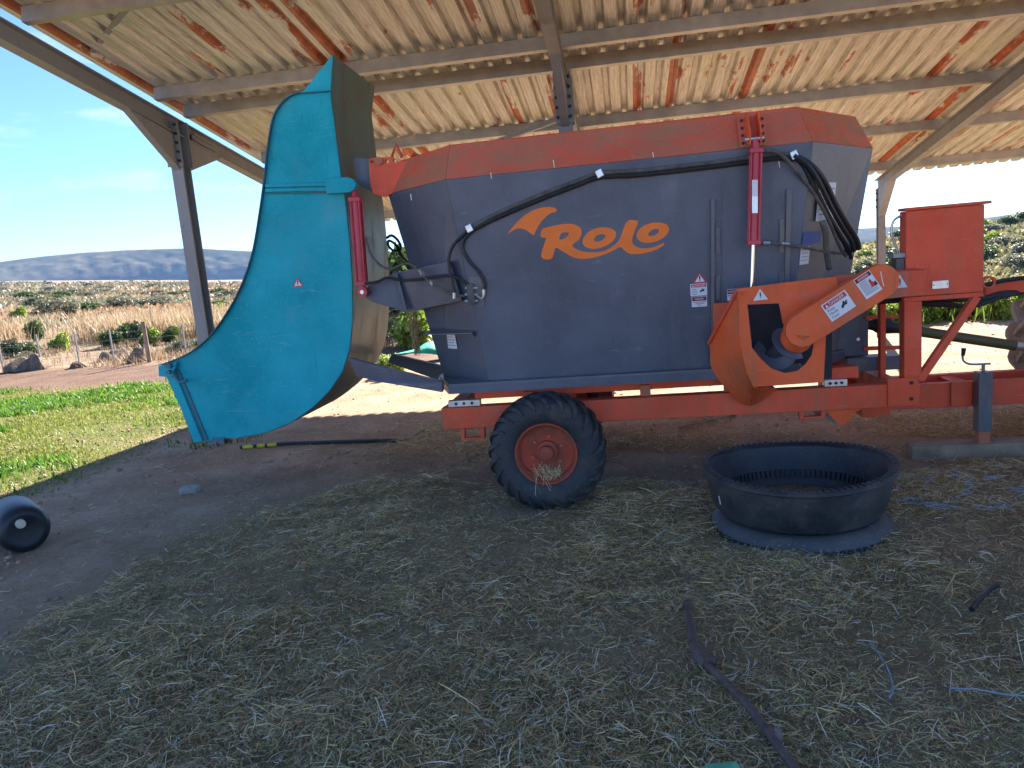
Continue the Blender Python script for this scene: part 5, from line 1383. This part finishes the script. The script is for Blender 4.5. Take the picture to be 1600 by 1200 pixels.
# reeds: tall dry grass beyond the fence
def reed_d(x, y): return sstep(.30, .55, fbm(x, y, .25, 3, 57)) * (y > 21.5 + (x + 14) * .0) * .9 + .05
x, y = scatter(26000, -34, -6, 20.8, 28, reed_d); n = len(x)
P = blades(x, y, .78, .026, 4, .25)
strips('reeds', P, M['reed'], np.array([[1., .95, .9]]) * rng.uniform(.6, 1.5, (n, 1)), 'tall dry tan reeds beyond the wire fence')
x, y = scatter(16000, -24, -5, 15.4, 20.5, lambda a, b: sstep(.38, .6, fbm(a, b, .7, 3, 58)) * .9 + .06); n = len(x)
strips('dry_grass', blades(x, y, .22, .014, 3, .5), M['reed'], np.array([[.95, .85, .8]]) * rng.uniform(.5, 1.2, (n, 1)), 'dry brown grass tufts along the fence')
x, y = scatter(30000, -70, -14, 31, 75, lambda a, b: sstep(.4, .6, fbm(a, b, .2, 3, 59)) * 1.0); n = len(x)
strips('plain_grass', blades(x, y, .3, .05, 3, .5), M['reed'], np.array([[1., .88, .8]]) * rng.uniform(.5, 1.2, (n, 1)), 'dry grass tufts on the plain')
x, y = scatter(16000, 2, 22, 13.2, 24, lambda a, b: sstep(.35, .55, fbm(a, b, .5, 3, 60)) * 1.0); n = len(x)
strips('meadow_grass', blades(x, y, .35, .02, 3, .4), M['grass'], np.array([[1.3, 1.15, 1.3]]) * rng.uniform(.5, 1.2, (n, 1)), 'green meadow grass behind the drive shaft')

# low scrub carpet far out, too small to tell plant from plant
def carpet(name, n, bear0, bear1, d0, d1, size, mat, tint, label, seed, thr):
    a = rng.uniform(bear0, bear1, n * 4); d = d0 * (d1 / d0) ** rng.uniform(0, 1, n * 4)
    x, y = d * np.sin(a), d * np.cos(a); k = fbm(x, y, .045, 4, seed) + rng.normal(0, .05, n * 4) > thr
    x, y, d = x[k][:n], y[k][:n], d[k][:n]; n = len(x)
    sz = size * (d / d0) ** .55 * rng.uniform(.5, 1.3, n)
    P = blades(x, y, sz, sz * .9, 3, .55)
    strips(name, P, mat, np.array([tint]) * rng.uniform(.6, 1.35, (n, 1)), label)
carpet('plain_scrub', 22000, -.95, -.40, 36, 420, .24, M['leaf_olive'], [1.0, 1.0, .95], 'low grey green scrub carpet over the dry plain', 141, .50)
carpet('plain_scrub', 9000, -.95, -.40, 34, 300, .22, M['reed'], [.8, .64, .55], 'low brown heath carpet over the dry plain', 142, .46)
carpet('slope_scrub', 16000, .18, .62, 55, 140, .34, M['leaf_olive'], [1.15, 1.15, .8], 'low olive scrub carpet on the right-hand slope', 143, .42)
carpet('slope_grass', 14000, .18, .62, 50, 140, .30, M['reed'], [.95, .9, .7], 'dry grass carpet on the right-hand slope', 144, .40)

# ------------------------------------------------------------------ fence on the left
fe = thing('wire_fence', 'wire fence with thin steel posts along the edge of the plain', 'fence', (-12, 15.9, 0))
f0, f1 = V(-22, 15.2, 0), V(-5.0, 16.5, 0)
posts = []
for px_ in (2, 63, 123, 178, 233, 292, 352):
    d_ = ray(px_, 560); k = (f1.y - f0.y) / (f1.x - f0.x); s_ = (f0.y - k * f0.x) / (d_.y - k * d_.x); p = EYEV + d_ * s_; posts.append((p.x, p.y, px_ == 233))
posts += [(-19.5, f0.y + 2.5 * k, False), (-21.8, f0.y, True)]
for x, y, thick in posts:
    zz = gz1(x, y)
    if thick: MB().tube([V(x, y, zz - .2), V(x - .01, y, zz + .95)], [.055, .045], 8).build('post', M['wood'], fe, True)
    else: MB().beam(V(x, y, zz - .1), V(x, y, zz + .82), .03, .03, (1, 0, 0)).build('post', M['wire'], fe)
for h in (.12, .28, .44, .6, .77):
    MB().tube([V(f0.x, f0.y - .03, h + gz1(f0.x, f0.y)), V((f0.x + f1.x) / 2, (f0.y + f1.y) / 2 - .03, h - .02), V(f1.x, f1.y - .03, h)], .004, 4).build('wire', M['wire'], fe)
# brown mounds at the foot of the fence
for i, (px_, py_, w, h, lb_) in enumerate(((30, 583, .34, .34, 'leftmost brown mound at the foot of the fence'), (64, 579, .36, .36, 'rounded brown mound next to the leftmost one'), (122, 576, .26, .16, 'low brown mound behind the third fence post'), (168, 566, .24, .22, 'small brown mound half hidden by weeds'), (187, 562, .26, .26, 'brown mound left of the dark fence post'), (217, 566, .34, .34, 'rightmost brown mound beside the dark fence post'))):
    p = at(px_, py_, z=0.0)
    rock('earth_mound', (p.x, p.y, gz1(p.x, p.y) + .02), (w, w * .9, h), 20 + i, 'mound', lb_, 'mound')

# ------------------------------------------------------------------ the air
hz = MB().box((-2700, -300, -60), (2700, 2700, 150)).build('haze', M['painted_shade'], None)
hm = bpy.data.materials.new('haze_air'); hm.use_nodes = True; hm.node_tree.nodes.clear()
ho = hm.node_tree.nodes.new('ShaderNodeOutputMaterial'); hv = hm.node_tree.nodes.new('ShaderNodeVolumePrincipled')
hv.inputs['Color'].default_value = (.26, .50, 1.0, 1); hv.inputs['Density'].default_value = .00013; hv.inputs['Anisotropy'].default_value = .0
hm.node_tree.links.new(hv.outputs[0], ho.inputs['Volume'])
hz.data.materials.clear(); hz.data.materials.append(hm)
tag(hz, 'thin blue distance haze over the plain', kind='stuff')
